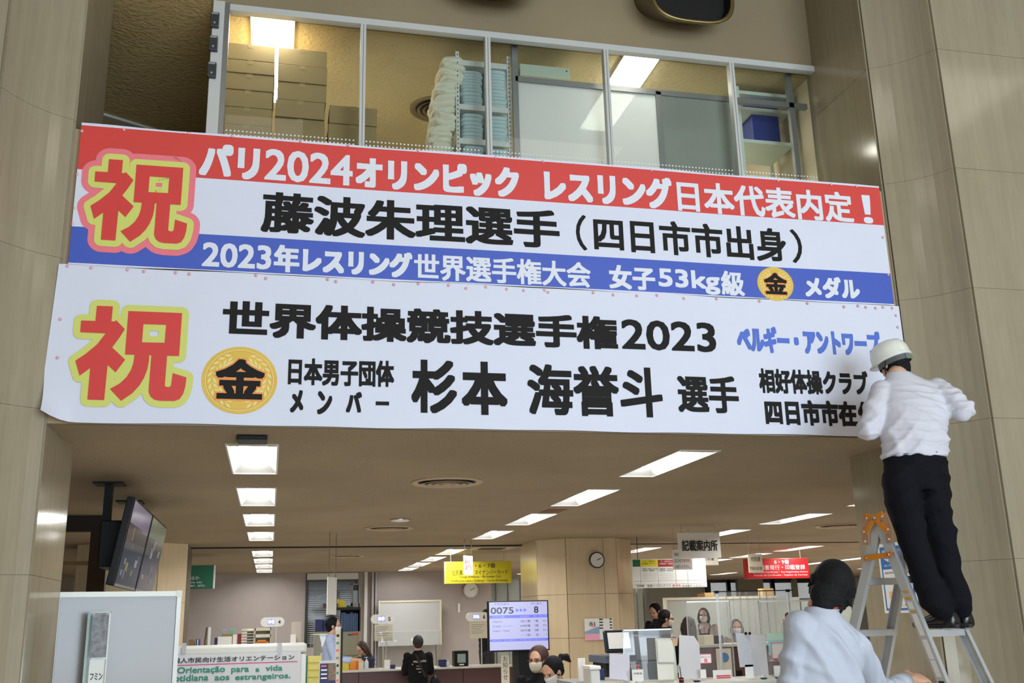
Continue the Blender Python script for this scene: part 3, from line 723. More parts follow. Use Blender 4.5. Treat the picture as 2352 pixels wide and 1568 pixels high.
# ================================================================== LADDER
LS = Vector((.30, -.954, 0)); LR = Vector((.9546, .2986, 0))
HN = Vector((3.40, 5.30, 2.0))
def rail_pt(side, far, z):
    h = (.365 if side == 'R' else .42)*(2.0-z); w_ = .30 + .085*(2.0-z)
    p = HN + LS*(h if side == 'R' else -h) + LR*(-.035*(2-z) + (w_ if far else 0)); p.z = z; return p
t = thing('stepladder', 'aluminium stepladder with orange hinges that the man in the helmet stands on', 'ladder', (3.6, 5.3, 0))
def rail(side, far):
    a = rail_pt(side, far, .0); c = rail_pt(side, far, 1.99)
    d = (c-a).normalized(); b = B(); sd = LR
    out = 1 if far else -1
    b.bar(a, c, .006, .058, side=sd)                                    # web
    nrm = d.cross(sd).normalized()
    for s_ in (-1, 1):
        off = nrm*(s_*.028) - sd*(out*.012)
        b.bar(a+off, c+off, .026, .004, side=sd)
    mk('rail', b, M_alu, t)
    mk('foot', B().bar(a+Vector((0,0,.0)), a+d*.06, .034, .066, side=sd), M_darkm, t)
for sd_ in 'LR':
    for fr in (False, True): rail(sd_, fr)
for sd_ in 'LR':
    for z in (1.675, 1.385, 1.095, .805, .515, .225):
        a = rail_pt(sd_, False, z) + LR*.003; c = rail_pt(sd_, True, z) - LR*.003
        b = B().bar(a, c, .052, .006, side=LS).bar(a+Vector((0,0,-.016))+LS*.024, c+Vector((0,0,-.016))+LS*.024, .004, .034, side=LS).bar(a+Vector((0,0,-.016))-LS*.024, c+Vector((0,0,-.016))-LS*.024, .004, .034, side=LS)
        for q in (.33, .66): b.bar(a+Vector((0,0,.004))+LS*(q-.5)*.04, c+Vector((0,0,.004))+LS*(q-.5)*.04, .004, .003, side=LS)
        mk('rung', b, M_alu, t)
for far in (False, True):
    base = HN + LR*((.30 if far else 0)-.008*(0 if far else 1)); off = LR*(-.012 if not far else .012)
    for sg in (-1, 1):
        b = B()
        top_ = base + off + LS*(sg*.055) + Vector((0,0,.035)); botp = base + off + LS*(sg*.085) + Vector((0,0,-.135))
        dd_ = (top_-botp).normalized(); sdv = LS
        b.add([botp-LS*.024, botp+LS*.022, botp+LS*.026+Vector((0,0,.08)), top_+LS*.026, top_-LS*.026, botp-LS*.026+Vector((0,0,.09))], [(0,1,2,3,4,5)])
        n0 = len(b.v); b.v += [tuple(Vector(v)+LR*(.004 if not far else -.004)) for v in b.v[:6]]; b.f.append((11,10,9,8,7,6)); b.m.append(0)
        for i in range(6): b.f.append((i, i+6, (i+1)%6+6, (i+1)%6)); b.m.append(0)
        mk('hinge_plate', b, M_copper, t)
        mk('hinge_arm', B().bar(base+off*1.3+Vector((0,0,.012)), base+off*1.3+LS*(sg*.06)+Vector((0,0,.03)), .030, .006, side=Vector((0,0,1))).bar(base+off*1.3+Vector((0,0,.012)), base+off*1.3+LS*(sg*.075)+Vector((0,0,-.07)), .026, .006, side=LS), M_orange, t)
        for qq in (botp+Vector((0,0,.02)), botp+Vector((0,0,.075)), top_-Vector((0,0,.02))):
            mk('rivet', B().ell(qq+off*.5, .006, .006, .006, n=8, m=5), M_alu, t, smooth=True)
    mk('pivot', B().ell(base+off*1.6+Vector((0,0,.012)), .012, .012, .012, n=12, m=8), M_aluD, t, smooth=True)
    a = rail_pt('L', far, 1.79); c = rail_pt('R', far, 1.80)
    ext = (c-a).normalized()*.02
    b = B().bar(a-ext+off*1.5, c+ext+off*1.5, .030, .004, side=(0,0,1)).bar(a-ext+off*.8+Vector((0,0,.014)), c+ext+off*.8+Vector((0,0,.014)), .003, .016, side=(0,0,1))
    mk('lock_brace', b, M_orange, t)
    mk('brace_bolt', B().ell(a+off*1.8, .007, .007, .007, n=8, m=5).ell(c+off*1.8, .009, .009, .009, n=8, m=5), M_aluD, t)
# stickers on the near right rail (flat print)
M_stk = mat('sticker_white', srgb(225,225,222), .4); M_stkY = mat('sticker_amber', srgb(214,150,40), .4); M_ink = mat('small_black_print', (.02,.02,.02), .6)
def on_rail(z, u): return rail_pt('R', False, z) - LR*.0045 + LS*u
for z0, z1, m in ((1.60,1.585,M_stkY),(1.565,1.55,M_stkY),(1.54,1.50,M_stk),(1.49,1.48,M_stkY),(1.475,1.36,M_stk),(1.34,1.24,M_stk),(1.235,1.15,M_stk),(1.13,1.115,M_ink)):
    mk('sticker', B().quad(on_rail(z0,-.018), on_rail(z1,-.018), on_rail(z1,.016), on_rail(z0,.016)), m, t)
a = rail_pt('L', False, 1.675)+LR*.1; 
lab_n = B(); p = rail_pt('R', False, 1.675)*.5
q0 = rail_pt('L', False, 1.675) + LR*.06 + LS*.0 
mk('sticker', B().obox(rail_pt('L', False, 1.66)+LR*.10+LS*.0265, LR*.03, (0,0,.010), LS*.0006), M_stkY, t)
mk('sticker', B().obox(rail_pt('L', False, 1.66)+LR*.19+LS*.0265, LR*.05, (0,0,.010), LS*.0006), M_ink, t)

# ================================================================== PEOPLE
def remesh(b, voxel, name, m, parent, smooth_it=2, disp=None, tags=None):
    me = bpy.data.meshes.new(name); me.from_pydata(b.v, [], b.f); me.update()
    bm = bmesh.new(); bm.from_mesh(me); bmesh.ops.recalc_face_normals(bm, faces=bm.faces); bm.to_mesh(me); bm.free()
    o = bpy.data.objects.new(name, me); COL.objects.link(o)
    md = o.modifiers.new('r', 'REMESH'); md.mode = 'VOXEL'; md.voxel_size = voxel; md.use_smooth_shade = True
    if smooth_it:
        sm = o.modifiers.new('s', 'SMOOTH'); sm.iterations = smooth_it; sm.factor = .5
    dg = bpy.context.evaluated_depsgraph_get(); dg.update()
    m2 = bpy.data.meshes.new_from_object(o.evaluated_get(dg)); bpy.data.objects.remove(o); bpy.data.meshes.remove(me)
    m2.name = name
    n = len(m2.vertices); co = np.empty(n*3); m2.vertices.foreach_get('co', co); co = co.reshape(-1, 3)
    if disp is not None:
        no = np.empty(n*3); m2.vertices.foreach_get('normal', no); no = no.reshape(-1, 3)
        co = co + no*disp(co)[:, None]
    c = Vector(((co[:,0].min()+co[:,0].max())/2, (co[:,1].min()+co[:,1].max())/2, co[:,2].min()))
    co = co - np.array(c); m2.vertices.foreach_set('co', co.ravel())
    m2.materials.clear(); m2.materials.append(m); m2.polygons.foreach_set('use_smooth', [True]*len(m2.polygons)); m2.update()
    o = bpy.data.objects.new(name, m2); o.location = c-org(parent); put(o, parent); ORG[o.name] = c
    return o
def folds(amp, dirs, seed=0):
    """cloth creases: sums of sharpened waves along the given directions, broken up by slow waves"""
    rs = np.random.RandomState(seed)
    def f(co):
        out = np.zeros(len(co))
        for d, wl, a in dirs:
            d = np.array(d, float); d /= np.linalg.norm(d)
            ph = co @ d*2*math.pi/wl + rs.rand()*6 + 1.3*np.sin(co[:,0]*9+rs.rand()*6) + 1.5*np.sin(co[:,2]*8+rs.rand()*6) + np.sin(co[:,1]*11+rs.rand()*6)
            w_ = .5+.5*np.sin(co[:,0]*7+co[:,2]*5+rs.rand()*6)
            out += a*w_*((1+np.cos(ph))/2)**3
        return (out-out.mean())*amp
    return f
def skin_mat(name, c): return mat(name, c, .5, spec=.4, var=.05, vs=20)
M_skin = skin_mat('skin', srgb(214,168,140)); M_hair = mat('black_hair', (.005,.005,.006), .65, spec=.25, bump=.6, bs=160); M_hairB = mat('brown_hair', srgb(52,30,22), .45, bump=.6, bs=160)
M_hairR = mat('reddish_hair', srgb(66,34,28), .5, bump=.6, bs=160); M_mask = mat('white_mask', srgb(232,232,232), .7, bump=.2, bs=60); M_eye = mat('dark_eye', (.01,.01,.01), .2)
def frame(fwd, up=(0,0,1)):
    f = Vector(fwd).normalized(); u = Vector(up); u = (u - f*u.dot(f)).normalized(); r = f.cross(u)
    return f, u, r, Matrix(((r.x, f.x, u.x), (r.y, f.y, u.y), (r.z, f.z, u.z)))
def head_into(b, c, A, s=1.0):
    """skull, jaw, nose, ears; A maps (right, forward, up) to world; c = centre of the head"""
    L = lambda x, y, z: Vector(c) + A @ Vector((x*s, y*s, z*s))
    b.ell(L(0, -.008, .025), .074*s, .092*s, .088*s, A, 20, 14)
    b.ell(L(0, .022, -.035), .056*s, .066*s, .078*s, A, 18, 12)
    b.ell(L(0, .052, -.082), .030*s, .028*s, .024*s, A, 12, 8)
    b.tube([L(0, .083, .015), L(0, .100, -.018), L(0, .094, -.030)], [.007*s, .013*s, .009*s], 8)
    b.ell(L(0, .084, -.052), .022*s, .010*s, .007*s, A, 10, 6)
    b.ell(L(0, .080, .022), .052*s, .012*s, .010*s, A, 12, 6)
    for sg in (-1, 1): b.ell(L(sg*.077, -.004, -.012), .008*s, .018*s, .031*s, A, 10, 8)
def finger(b, p, d, curl, nrm, ln, r):
    p = Vector(p); d = Vector(d).normalized(); ax = Vector(nrm).cross(d).normalized(); pts = [p-d*.02, p]
    for k, q in enumerate((.45, .31, .24)):
        d = Matrix.Rotation(curl*(1.0 if k else .7), 3, ax) @ d; p = p + d*(ln*q); pts.append(p)
    b.tube(pts, [r, r, r*.95, r*.88, r*.7], 8)
def hand_into(b, wrist, d, nrm, thumb, s=1.0, curl=.45):
    """wrist, pointing direction d, back-of-hand normal nrm, thumb side vector"""
    d = Vector(d).normalized(); nrm = Vector(nrm); nrm = (nrm-d*nrm.dot(d)).normalized(); th = Vector(thumb); th = (th-d*th.dot(d)-nrm*th.dot(nrm)).normalized()
    w = Vector(wrist)
    b.tube([w, w+d*.025*s, w+d*.06*s, w+d*.092*s], [(.026*s,.017*s),(.033*s,.016*s),(.041*s,.015*s),(.038*s,.012*s)], 12, side=th)
    for k, (o, ln) in enumerate(((.031,.070),(.0105,.079),(-.0105,.073),(-.030,.057))):
        finger(b, w+d*.088*s+th*o*s, d+th*o*1.0, curl, nrm, ln*s, .0088*s)
    p = w+d*.03*s+th*.030*s; q = p+(d*.5+th*.75)*.042*s; e = q+(d*.9+th*.25-nrm*.3)*.034*s
    b.tube([w+d*.015*s+th*.012*s, p, q, e], [.014*s,.014*s,.0115*s,.0085*s], 8)
def limb(b, pts, rad, seg=14, side=(1,0,0)):
    b.tube(pts, rad, seg, side)
    for p, r in zip(pts, rad):
        r = min(r) if isinstance(r, tuple) else r
        b.ell(p, r*.99, r*.99, r*.99, n=14, m=10)
def ering(c, X, Yv, rx, ry, n=24, sq=1.0):
    c = Vector(c); X = Vector(X).normalized(); Yv = Vector(Yv).normalized()
    return [c + X*(rx*math.copysign(abs(math.cos(a))**sq, math.cos(a))) + Yv*(ry*math.copysign(abs(math.sin(a))**sq, math.sin(a))) for a in [2*math.pi*j/n for j in range(n)]]

# ---------- the man on the ladder (seen from behind)
man = None
def build_man():
    feetz = 1.392
    P = {}
    P['hL'] = at(2066,1098,5.30); P['hR'] = at(2142,1096,5.30)
    P['kL'] = at(2098,1245,5.16); P['kR'] = at(2163,1240,5.20)
    P['aL'] = at(2160,1392,5.10); P['aR'] = at(2204,1385,5.16)
    P['pel'] = at(2104,1075,5.31); P['waist'] = at(2102,1030,5.33); P['chest'] = at(2096,950,5.40); P['neckb'] = at(2062,866,5.47)
    P['sL'] = at(2026,900,5.47); P['sR'] = at(2152,896,5.40)
    P['eL'] = at(1997,985,5.42); P['wL'] = at(2004,958,5.68)
    P['eR'] = at(2212,942,5.24); P['wR'] = at(2118,930,5.44)
    P['head'] = at(2049,832,5.54)
    hf, hu, hr, A = frame((-.24, .95, -.22), (-.20, .2, 1))
    # body
    b = B()
    head_into(b, P['head'], A, 1.0)
    b.tube([P['neckb']-Vector((0,0,.03)), P['neckb']+Vector((0,0,.02)), P['head']-hu*.06-hf*.02], [.062,.056,.055], 14)
    X = Vector((1,-.1,0)); Yv = Vector((.1,1,0))
    b.loft([ering(P['pel'], X, Yv, .15, .10), ering(P['waist'], X, Yv, .14, .10), ering(P['chest'], X, Yv, .165, .11), ering(P['neckb']-Vector((0,0,.06)), X, Yv, .15, .08), ering(P['neckb'], X, Yv, .06, .055)])
    limb(b, [P['sL'], P['eL']], [.044,.038]); limb(b, [P['eL'], P['wL']], [.036,.026])
    limb(b, [P['sR'], P['eR']], [.044,.038]); limb(b, [P['eR'], P['wR']], [.036,.026])
    hand_into(b, P['wL'], (.1, 1, .1), (-1, .1, .2), (0, .1, 1), .95, .25)
    hand_into(b, P['wR'], (-.5, .8, .15), (.8, .5, .3), (0, .1, 1), .95, .45)
    for s in 'LR':
        limb(b, [P['h'+s], P['k'+s]], [.070,.05]); limb(b, [P['k'+s], P['a'+s]], [.05,.035])
        b.ell(P['a'+s]+Vector((-.0,.0,-.02)), .03, .035, .03, n=12, m=8)
    man = remesh(b, .006, 'person', M_skin, None, 2)
    tag(man, 'man on the stepladder in white helmet, white shirt and black trousers, seen from behind', 'person')
    # shirt
    b = B(); Z = Vector((0,0,1))
    sec = [((2103,1052),5.325,.198,.135), ((2102,1035),5.33,.203,.145), ((2101,1005),5.34,.198,.145), ((2099,965),5.375,.205,.150), ((2097,925),5.41,.212,.145), ((2094,900),5.435,.205,.125), ((2082,880),5.45,.155,.100), ((2068,864),5.465,.088,.080), ((2062,856),5.475,.070,.068)]
    b.loft([ering(at(x, y, Y), X, Yv, rx, ry, 32) for (x, y), Y, rx, ry in sec])
    limb(b, [P['sL']+Vector((.06,0,-.05)), P['sL'], P['sL'].lerp(P['eL'], .5)+Vector((-.01,-.01,0)), P['eL'], P['eL'].lerp(P['wL'], .30)+Vector((-.02,0,-.02)), P['eL'].lerp(P['wL'], .85)], [.080,.076,.072,.070,.066,.050])
    limb(b, [P['sR']+Vector((-.07,0,-.05)), P['sR'], P['sR'].lerp(P['eR'], .5)+Vector((0,0,.012)), P['eR']+Vector((.0,0,.0)), P['eR'].lerp(P['wR'], .35)+Vector((0,0,-.01)), P['eR'].lerp(P['wR'], .9)], [.082,.080,.076,.066,.058,.048])
    Ms = mat('white_shirt_cotton', srgb(210,210,220), .75, bump=.08, bs=300)
    fd = folds(.020, [((.5,.2,.9), .11, .5), ((-.6,.3,.8), .085, .55), ((.1,.3,1), .055, .45), ((.9,0,.25), .13, .5)], 3)
    def shirt_disp(co):
        base = fd(co)
        z = co[:,2]; bel = np.clip((2.66-z)/.22, 0, 1)
        rs = np.sin(z*95 + 2.2*np.sin(co[:,0]*7+1)+1.2*np.sin(co[:,0]*17)); rs = np.clip(rs, 0, 1)**2
        return base*np.clip((P['neckb'].z-.03-z)/.10, 0, 1) + bel*.010*rs
    remesh(b, .0085, 'shirt', Ms, man, 3, shirt_disp)
    nb = P['neckb']; nd = (P['head']-hu*.06-hf*.02 - nb).normalized()
    b = B().loft([ering(nb+nd*.00, X, Yv, .072, .068), ering(nb+nd*.022, X, Yv, .066, .064), ering(nb+nd*.045, X, Yv, .063, .060), ering(nb+nd*.045, X, Yv, .057, .054), ering(nb+nd*.0, X, Yv, .06, .057)], cap=False)
    mk('collar', b, Ms, man, smooth=True)
    # trousers
    b = B(); off = Vector((0,0,0))
    b.loft([ering(at(2102,1042,5.325), X, Yv, .188, .128, 28), ering(at(2103,1062,5.32), X, Yv, .190, .135, 28), ering(at(2105,1100,5.305), X, Yv, .198, .140, 28), ering(at(2108,1130,5.29), X, Yv, .18, .12, 28)])
    limb(b, [at(2068,1100,5.30), at(2078,1170,5.24), P['kL'], at(2120,1310,5.12), at(2146,1372,5.08), at(2162,1396,5.09)], [.108,.098,.082,.076,.086,.070])
    limb(b, [at(2138,1100,5.30), at(2144,1170,5.25), P['kR'], at(2176,1310,5.14), at(2198,1374,5.10), at(2204,1393,5.12)], [.108,.098,.082,.076,.084,.070])
    Mt = mat('black_trousers', (.006,.006,.010), .85, spec=.15, bump=.1, bs=200)
    remesh(b, .0085, 'trousers', Mt, man, 2, folds(.017, [((.3,.2,1), .09, .5), ((-.4,.2,.9), .12, .5), ((.8,0,.5), .16, .5)], 8))
    bb = B().loft([ering(at(2102,1040,5.325), X, Yv, .190, .130, 32), ering(at(2102,1049,5.323), X, Yv, .193, .133, 32)], cap=False)
    mk('belt', bb, mat('black_leather_belt', (.02,.02,.022), .3), man, smooth=True)
    # shoes
    for s, px, py, Y in (('L', 2192, 1438, 5.08), ('R', 2224, 1440, 5.12)):
        heel = at(px, py, Y); heel.z = 1.402; d = Vector((-.26, .96, 0)).normalized() if s == 'L' else Vector((-.05, 1, 0)).normalized()
        sd = Vector((d.y, -d.x, 0)); b = B()
        prof = [(-.02,.030,.030,.045),(.0,.040,.045,.075),(.05,.042,.050,.080),(.11,.044,.040,.055),(.17,.050,.028,.038),(.22,.046,.022,.032),(.26,.028,.014,.022)]
        b.loft([[heel + d*x + sd*(wd*math.cos(a)) + Z*(max(-.5, math.sin(a))*h_+h_*.5) for a in [2*math.pi*j/16 for j in range(16)]] for x, wd, h0, h_ in prof])
        mk('shoe', b, mat('black_shoe_leather', (.012,.012,.013), .22), man, smooth=True)
        mk('sole', B().loft([[heel + d*x + sd*(wd*1.05*math.cos(a)) + Z*zz for x, wd in ((-.025,.0),)] or [] for a in ()] or [[heel+d*.118+d*(.148*math.cos(a))+sd*(.047*math.sin(a))+Z*zz for a in [2*math.pi*j/20 for j in range(20)]] for zz in (-.008, .012)]), M_darkm, man)
    # hair, helmet, straps
    b = B(); c = P['head']; Lc = lambda x, y, z: c + A @ Vector((x, y, z))
    b.ell(Lc(0,-.022,.012), .083, .096, .100, A, 20, 14); b.ell(Lc(0,-.050,-.058), .068, .048, .060, A, 16, 12)
    remesh(b, .006, 'hair', M_hair, man, 1, lambda co: .004*np.sin(co[:,0]*160+co[:,2]*60)*np.sin(co[:,2]*90+co[:,1]*70))
    b = B(); n = 40
    rows_ = [(.113,.134,.0),(.116,.138,.004),(.113,.133,.012),(.112,.130,.03),(.110,.127,.06),(.100,.116,.092),(.080,.092,.117),(.046,.054,.131),(.004,.004,.135)]
    O = Lc(0,-.004,.006)
    b.loft([[O + A @ Vector((rx*math.cos(2*math.pi*j/n), ry*math.sin(2*math.pi*j/n) + (.022 if k < 2 and math.sin(2*math.pi*j/n) > .5 else 0), z)) for j in range(n)] for k, (rx, ry, z) in enumerate(rows_)])
    Mh = mat('helmet_white', srgb(232,234,226), .25, coat=.3)
    hel = mk('helmet', b, Mh, man, smooth=True)
    b = B()
    b.loft([[O + A @ Vector((.110*math.cos(2*math.pi*j/n), .127*math.sin(2*math.pi*j/n), z)) + (A @ Vector((0,0,0))) for j in range(n)] for z in (.062, .066)], cap=False)
    mk('ridge', B().tube([O + A @ Vector((0, .118*math.cos(a), .02+.108*math.sin(a))) for a in [math.pi*k/12 for k in range(1, 12)]], [.012]*11, 8, side=tuple(hr)), Mh, hel, smooth=True)
    b = B().loft([[O + A @ Vector((.092*math.cos(2*math.pi*j/n), .108*math.sin(2*math.pi*j/n)-.012, z)) for j in range(n)] for z in (-.034, .004)], cap=False)
    mk('headband', b, mat('grey_headband', (.10,.11,.11), .3), man, smooth=True)
    mk('headband_buckle', B().obox(Lc(.012,-.124,-.016), A @ Vector((.028,0,0)), A @ Vector((0,.004,0)), A @ Vector((0,0,.015))), mat('smoky_plastic', srgb(120,126,122), .25), man)
    for sg in (-1, 1):
        mk('chin_strap', B().tube([Lc(sg*.094,-.03,0), Lc(sg*.088,0,-.04), Lc(sg*.07,.03,-.09), Lc(0,.045,-.118)], [.005]*4, 6), M_darkm, man)
        mk('glasses_arm', B().tube([Lc(sg*.082,.0,.005), Lc(sg*.078,.06,.010), Lc(sg*.068,.092,.008)], [.003]*3, 6), M_darkm, man)
build_man()

# ---------- the man holding the ladder
def build_helper():
    P = {'head': at(1911,1346,4.34), 'neckb': at(1886,1404,4.30), 'sL': at(1838,1440,4.26), 'sR': at(1957,1482,4.34)}
    P['eR'] = at(2010,1598,4.66); P['wR'] = at(2098,1560,4.90)
    P['chest'] = P['neckb']+Vector((.005,.02,-.26)); P['waist'] = P['neckb']+Vector((.03,.04,-.50)); P['pel'] = P['neckb']+Vector((.04,.05,-.66))
    hf, hu, hr, A = frame((.48, .80, .36), (.10, -.35, .93))
    X = Vector((.93, .30, -.06)); Yv = Vector((-.30, .93, 0))
    P['eL'] = P['sL']+Vector((-.05,.05,-.29)); P['wL'] = P['eL']+Vector((.06,.20,-.12))
    b = B(); head_into(b, P['head'], A, 1.0)
    b.tube([P['neckb']-Vector((0,0,.04)), P['neckb']+Vector((.0,0,.02)), P['head']-hu*.06-hf*.02], [.066,.060,.056], 14)
    b.loft([ering(P['pel'], X, Yv, .15, .10), ering(P['waist'], X, Yv, .13, .10), ering(P['chest'], X, Yv, .16, .105), ering(P['neckb']-Vector((0,0,.09)), X, Yv, .11, .07), ering(P['neckb'], X, Yv, .06, .055)])
    for s in 'LR': limb(b, [P['s'+s], P['e'+s]], [.036,.034]); limb(b, [P['e'+s], P['w'+s]], [.036,.026])
    dh = (at(2150,1548,5.02)-P['wR']).normalized()
    hand_into(b, P['wR'], dh, (-.25,-.55,.65), (-.3,.5,.9), 1.10, .62)
    hand_into(b, P['wL'], (.1,.6,-.6), (-1,0,.2), (0,.4,.6), 1.0, .4)
    foot = Vector((P['pel'].x, P['pel'].y, 0))
    for sg in (-1, 1):
        h = P['pel']+X*(.09*sg)+Vector((0,0,-.05)); k = Vector((h.x+.02*sg, h.y+.03, .50)); a = Vector((h.x+.04*sg, h.y, .09))
        limb(b, [h, k], [.075,.052]); limb(b, [k, a], [.052,.036]); b.ell(a+Vector((.02,.07,-.045)), .045, .11, .035, n=12, m=8)
        P['h%d' % sg] = h; P['k%d' % sg] = k; P['a%d' % sg] = a
    man = remesh(b, .0058, 'person', M_skin, None, 2)
    tag(man, 'dark-haired man in pale blue shirt and red lanyard, holding the stepladder and looking up', 'person')
    b = B()
    nb = P['neckb']
    sec = [(-.66,.185,.13,.04,.05),(-.50,.180,.125,.03,.04),(-.36,.185,.13,.012,.03),(-.22,.196,.135,0,.02),(-.11,.195,.125,.0,.01),(-.065,.165,.10,.0,.005),(-.025,.11,.085,0,0),(.0,.080,.075,.0,0),(.02,.070,.068,0,0)]
    b.loft([ering(nb+Vector((dx,dy,dz)), X, Yv, rx, ry, 32) for dz, rx, ry, dx, dy in sec])
    limb(b, [P['sR']-X*.09+Vector((0,0,-.03)), P['sR'], P['sR'].lerp(P['eR'], .5), P['eR'], P['eR'].lerp(P['wR'], .4), P['eR'].lerp(P['wR'], .62)], [.082,.078,.074,.068,.056,.046])
    limb(b, [P['sL']+X*.09+Vector((0,0,-.03)), P['sL'], P['sL'].lerp(P['eL'], .5), P['eL'], P['eL'].lerp(P['wL'], .8)], [.080,.076,.070,.062,.048])
    Ms = mat('pale_blue_shirt_cotton', srgb(188,195,210), .75, bump=.08, bs=300)
    fh = folds(.030, [((.9,.2,.45), .12, .6), ((.8,.2,.6), .075, .6), ((.3,.1,1), .12, .3)], 5)
    remesh(b, .0078, 'shirt', Ms, man, 3, lambda co: fh(co)*np.clip((nb.z-.02-co[:,2])/.12, 0, 1))
    q = P['eR'].lerp(P['wR'], .58); q2 = P['eR'].lerp(P['wR'], .76)
    mk('cuff', B().tube([q, q.lerp(q2, .04), q2, q2-(q2-q)*.1], [.046,.053,.053,.044], 20), Ms, man, smooth=True)
    nd = (P['head']-hu*.06-hf*.02-nb).normalized()
    mk('collar', B().loft([ering(nb-nd*.005, X, Yv, .078, .074), ering(nb+nd*.03, X, Yv, .074, .072), ering(nb+nd*.085, X, Yv, .073, .071), ering(nb+nd*.085, X, Yv, .06, .058), ering(nb, X, Yv, .062, .06)], cap=False), Ms, man, smooth=True)
    n = 36; c0 = nb+nd*.034
    pts = [c0 + X*(.088*math.cos(a)) + Yv*(.086*math.sin(a)) + Vector((0,0,-.05*max(0, math.sin(a)))) for a in [2*math.pi*j/n for j in range(n)]]
    Mr = mat('red_ribbon', srgb(176,24,40), .5)
    lo = B(); 
    for i in range(n):
        a_, c_ = pts[i], pts[(i+1) % n]
        lo.bar(a_, c_, .013, .002, side=Vector((0,0,1)))
    ln = mk('lanyard', lo, Mr, man)
    j = int(n*.76)
    mk('lanyard_clip', B().bar(pts[j]-Vector((0,0,0))-Yv*.003, pts[j+3]-Yv*.003, .015, .005, side=Vector((0,0,1))), M_dark, man)
    b = B()
    X2 = Vector((1,0,0)); Y2 = Vector((0,1,0))
    b.loft([ering(P['pel']+Vector((0,0,.06)), X, Yv, .165, .12), ering(P['pel']+Vector((0,0,-.08)), X, Yv, .175, .125)])
    for sg in (-1, 1): limb(b, [P['h%d' % sg], P['k%d' % sg], P['a%d' % sg]], [.095,.075,.07])
    remesh(b, .012, 'trousers', mat('dark_trousers', (.02,.02,.025), .8), man, 2)
    for sg in (-1, 1):
        a = P['a%d' % sg]; mk('shoe', B().ell(a+Vector((.02,.07,-.04)), .052, .14, .048, n=16, m=10), M_darkm, man, smooth=True)
    b = B(); c = P['head']; Lc = lambda x, y, z: c + A @ Vector((x, y, z))
    b.ell(Lc(0,-.022,.030), .094, .102, .104, A, 24, 16); b.ell(Lc(0,-.05,-.030), .080, .066, .066, A, 18, 12); b.ell(Lc(0,-.056,-.080), .062, .044, .040, A, 14, 10); b.ell(at(1902,1366,4.28), .084, .07, .074, n=18, m=12); b.ell(at(1893,1386,4.27), .056, .05, .05, n=14, m=10)
    for i in range(260):
        th = random.uniform(0, 6.28); ph = random.uniform(-.7, 1.3); dv = Vector((math.cos(th)*math.cos(ph), math.sin(th)*math.cos(ph), math.sin(ph)))
        if dv.y > .25 and dv.z < .6: continue
        p0 = Lc(dv.x*.088, -.022+dv.y*.096, .018+dv.z*.100)
        sw = A @ Vector((random.uniform(-.4,.4), -.3, -.8)); b.tube([p0-sw*.008, p0+sw*.014+(A @ dv)*.008, p0+sw*.038+(A @ dv)*.006], [.009,.007,.002], 5)
    remesh(b, .0048, 'hair', M_hair, man, 1)
build_helper()

# ================================================================== THE OFFICE UNDER THE BANNERS
def P2(x0, y0, x1, y1, Y):
    a = at((x0+x1)/2, y0, Y); c = at((x0+x1)/2, y1, Y); m = (y0+y1)/2
    return at(x0, m, Y).x, at(x1, m, Y).x, c.z, a.z
def pb(x0, y0, x1, y1, Y, dep=.2, zb=None):
    """box whose front face spans a pixel rectangle at distance Y; zb puts its foot on a surface"""
    a, c, z0, z1 = P2(x0, y0, x1, y1, Y)
    return B().box(a, c, Y, Y+dep, z0 if zb is None else zb, z1)
def ptext(parent, s, x0, y0, x1, y1, Y, m, bold=.0, lift=.004, name='lettering'):
    a, c, z0, z1 = P2(x0, y0, x1, y1, Y)
    return lettering(parent, s, (0, Y, 0), UX, UZ, (a, c, z0, z1), m, bold, lift, name)
M_txt = mat('sign_black_text', (.015,.015,.015), .6); M_paper = mat('white_paper', srgb(240,240,236), .7); M_cream = mat('cream_paper', srgb(220,212,190), .7)
M_grn = mat('sign_green', srgb(24,104,72), .5); M_ye = mat('sign_yellow', srgb(236,220,40), .5); M_rd = mat('sign_red', srgb(206,30,34), .45); M_txtW = mat('sign_white_text', (.85,.85,.85), .5)
M_mar = mat('maroon_laminate', srgb(96,66,66), .4); M_top = mat('counter_top', srgb(205,202,190), .3); M_wire = mat('thin_wire', (.10,.08,.07), .5); M_wireL = mat('pale_wire', (.35,.33,.3), .5)
M_navy = mat('navy', srgb(34,38,92), .5); M_org2 = mat('orange_plastic', srgb(230,140,40), .5); M_ylw2 = mat('yellow_plastic', srgb(222,204,60), .5); M_teal = mat('teal_print', srgb(60,140,140), .5)
M_greyc = mat('grey_green_steel', srgb(140,138,116), .5, .2); M_pink = mat('pink_print', srgb(236,110,130), .5); M_bluP = mat('poster_blue', srgb(40,110,190), .5); M_bb = mat('board_grey', srgb(190,192,192), .25)
M_bluF = mat('binder_blue', srgb(70,92,130), .6); M_wood = mat('light_wood', srgb(214,178,118), .6)
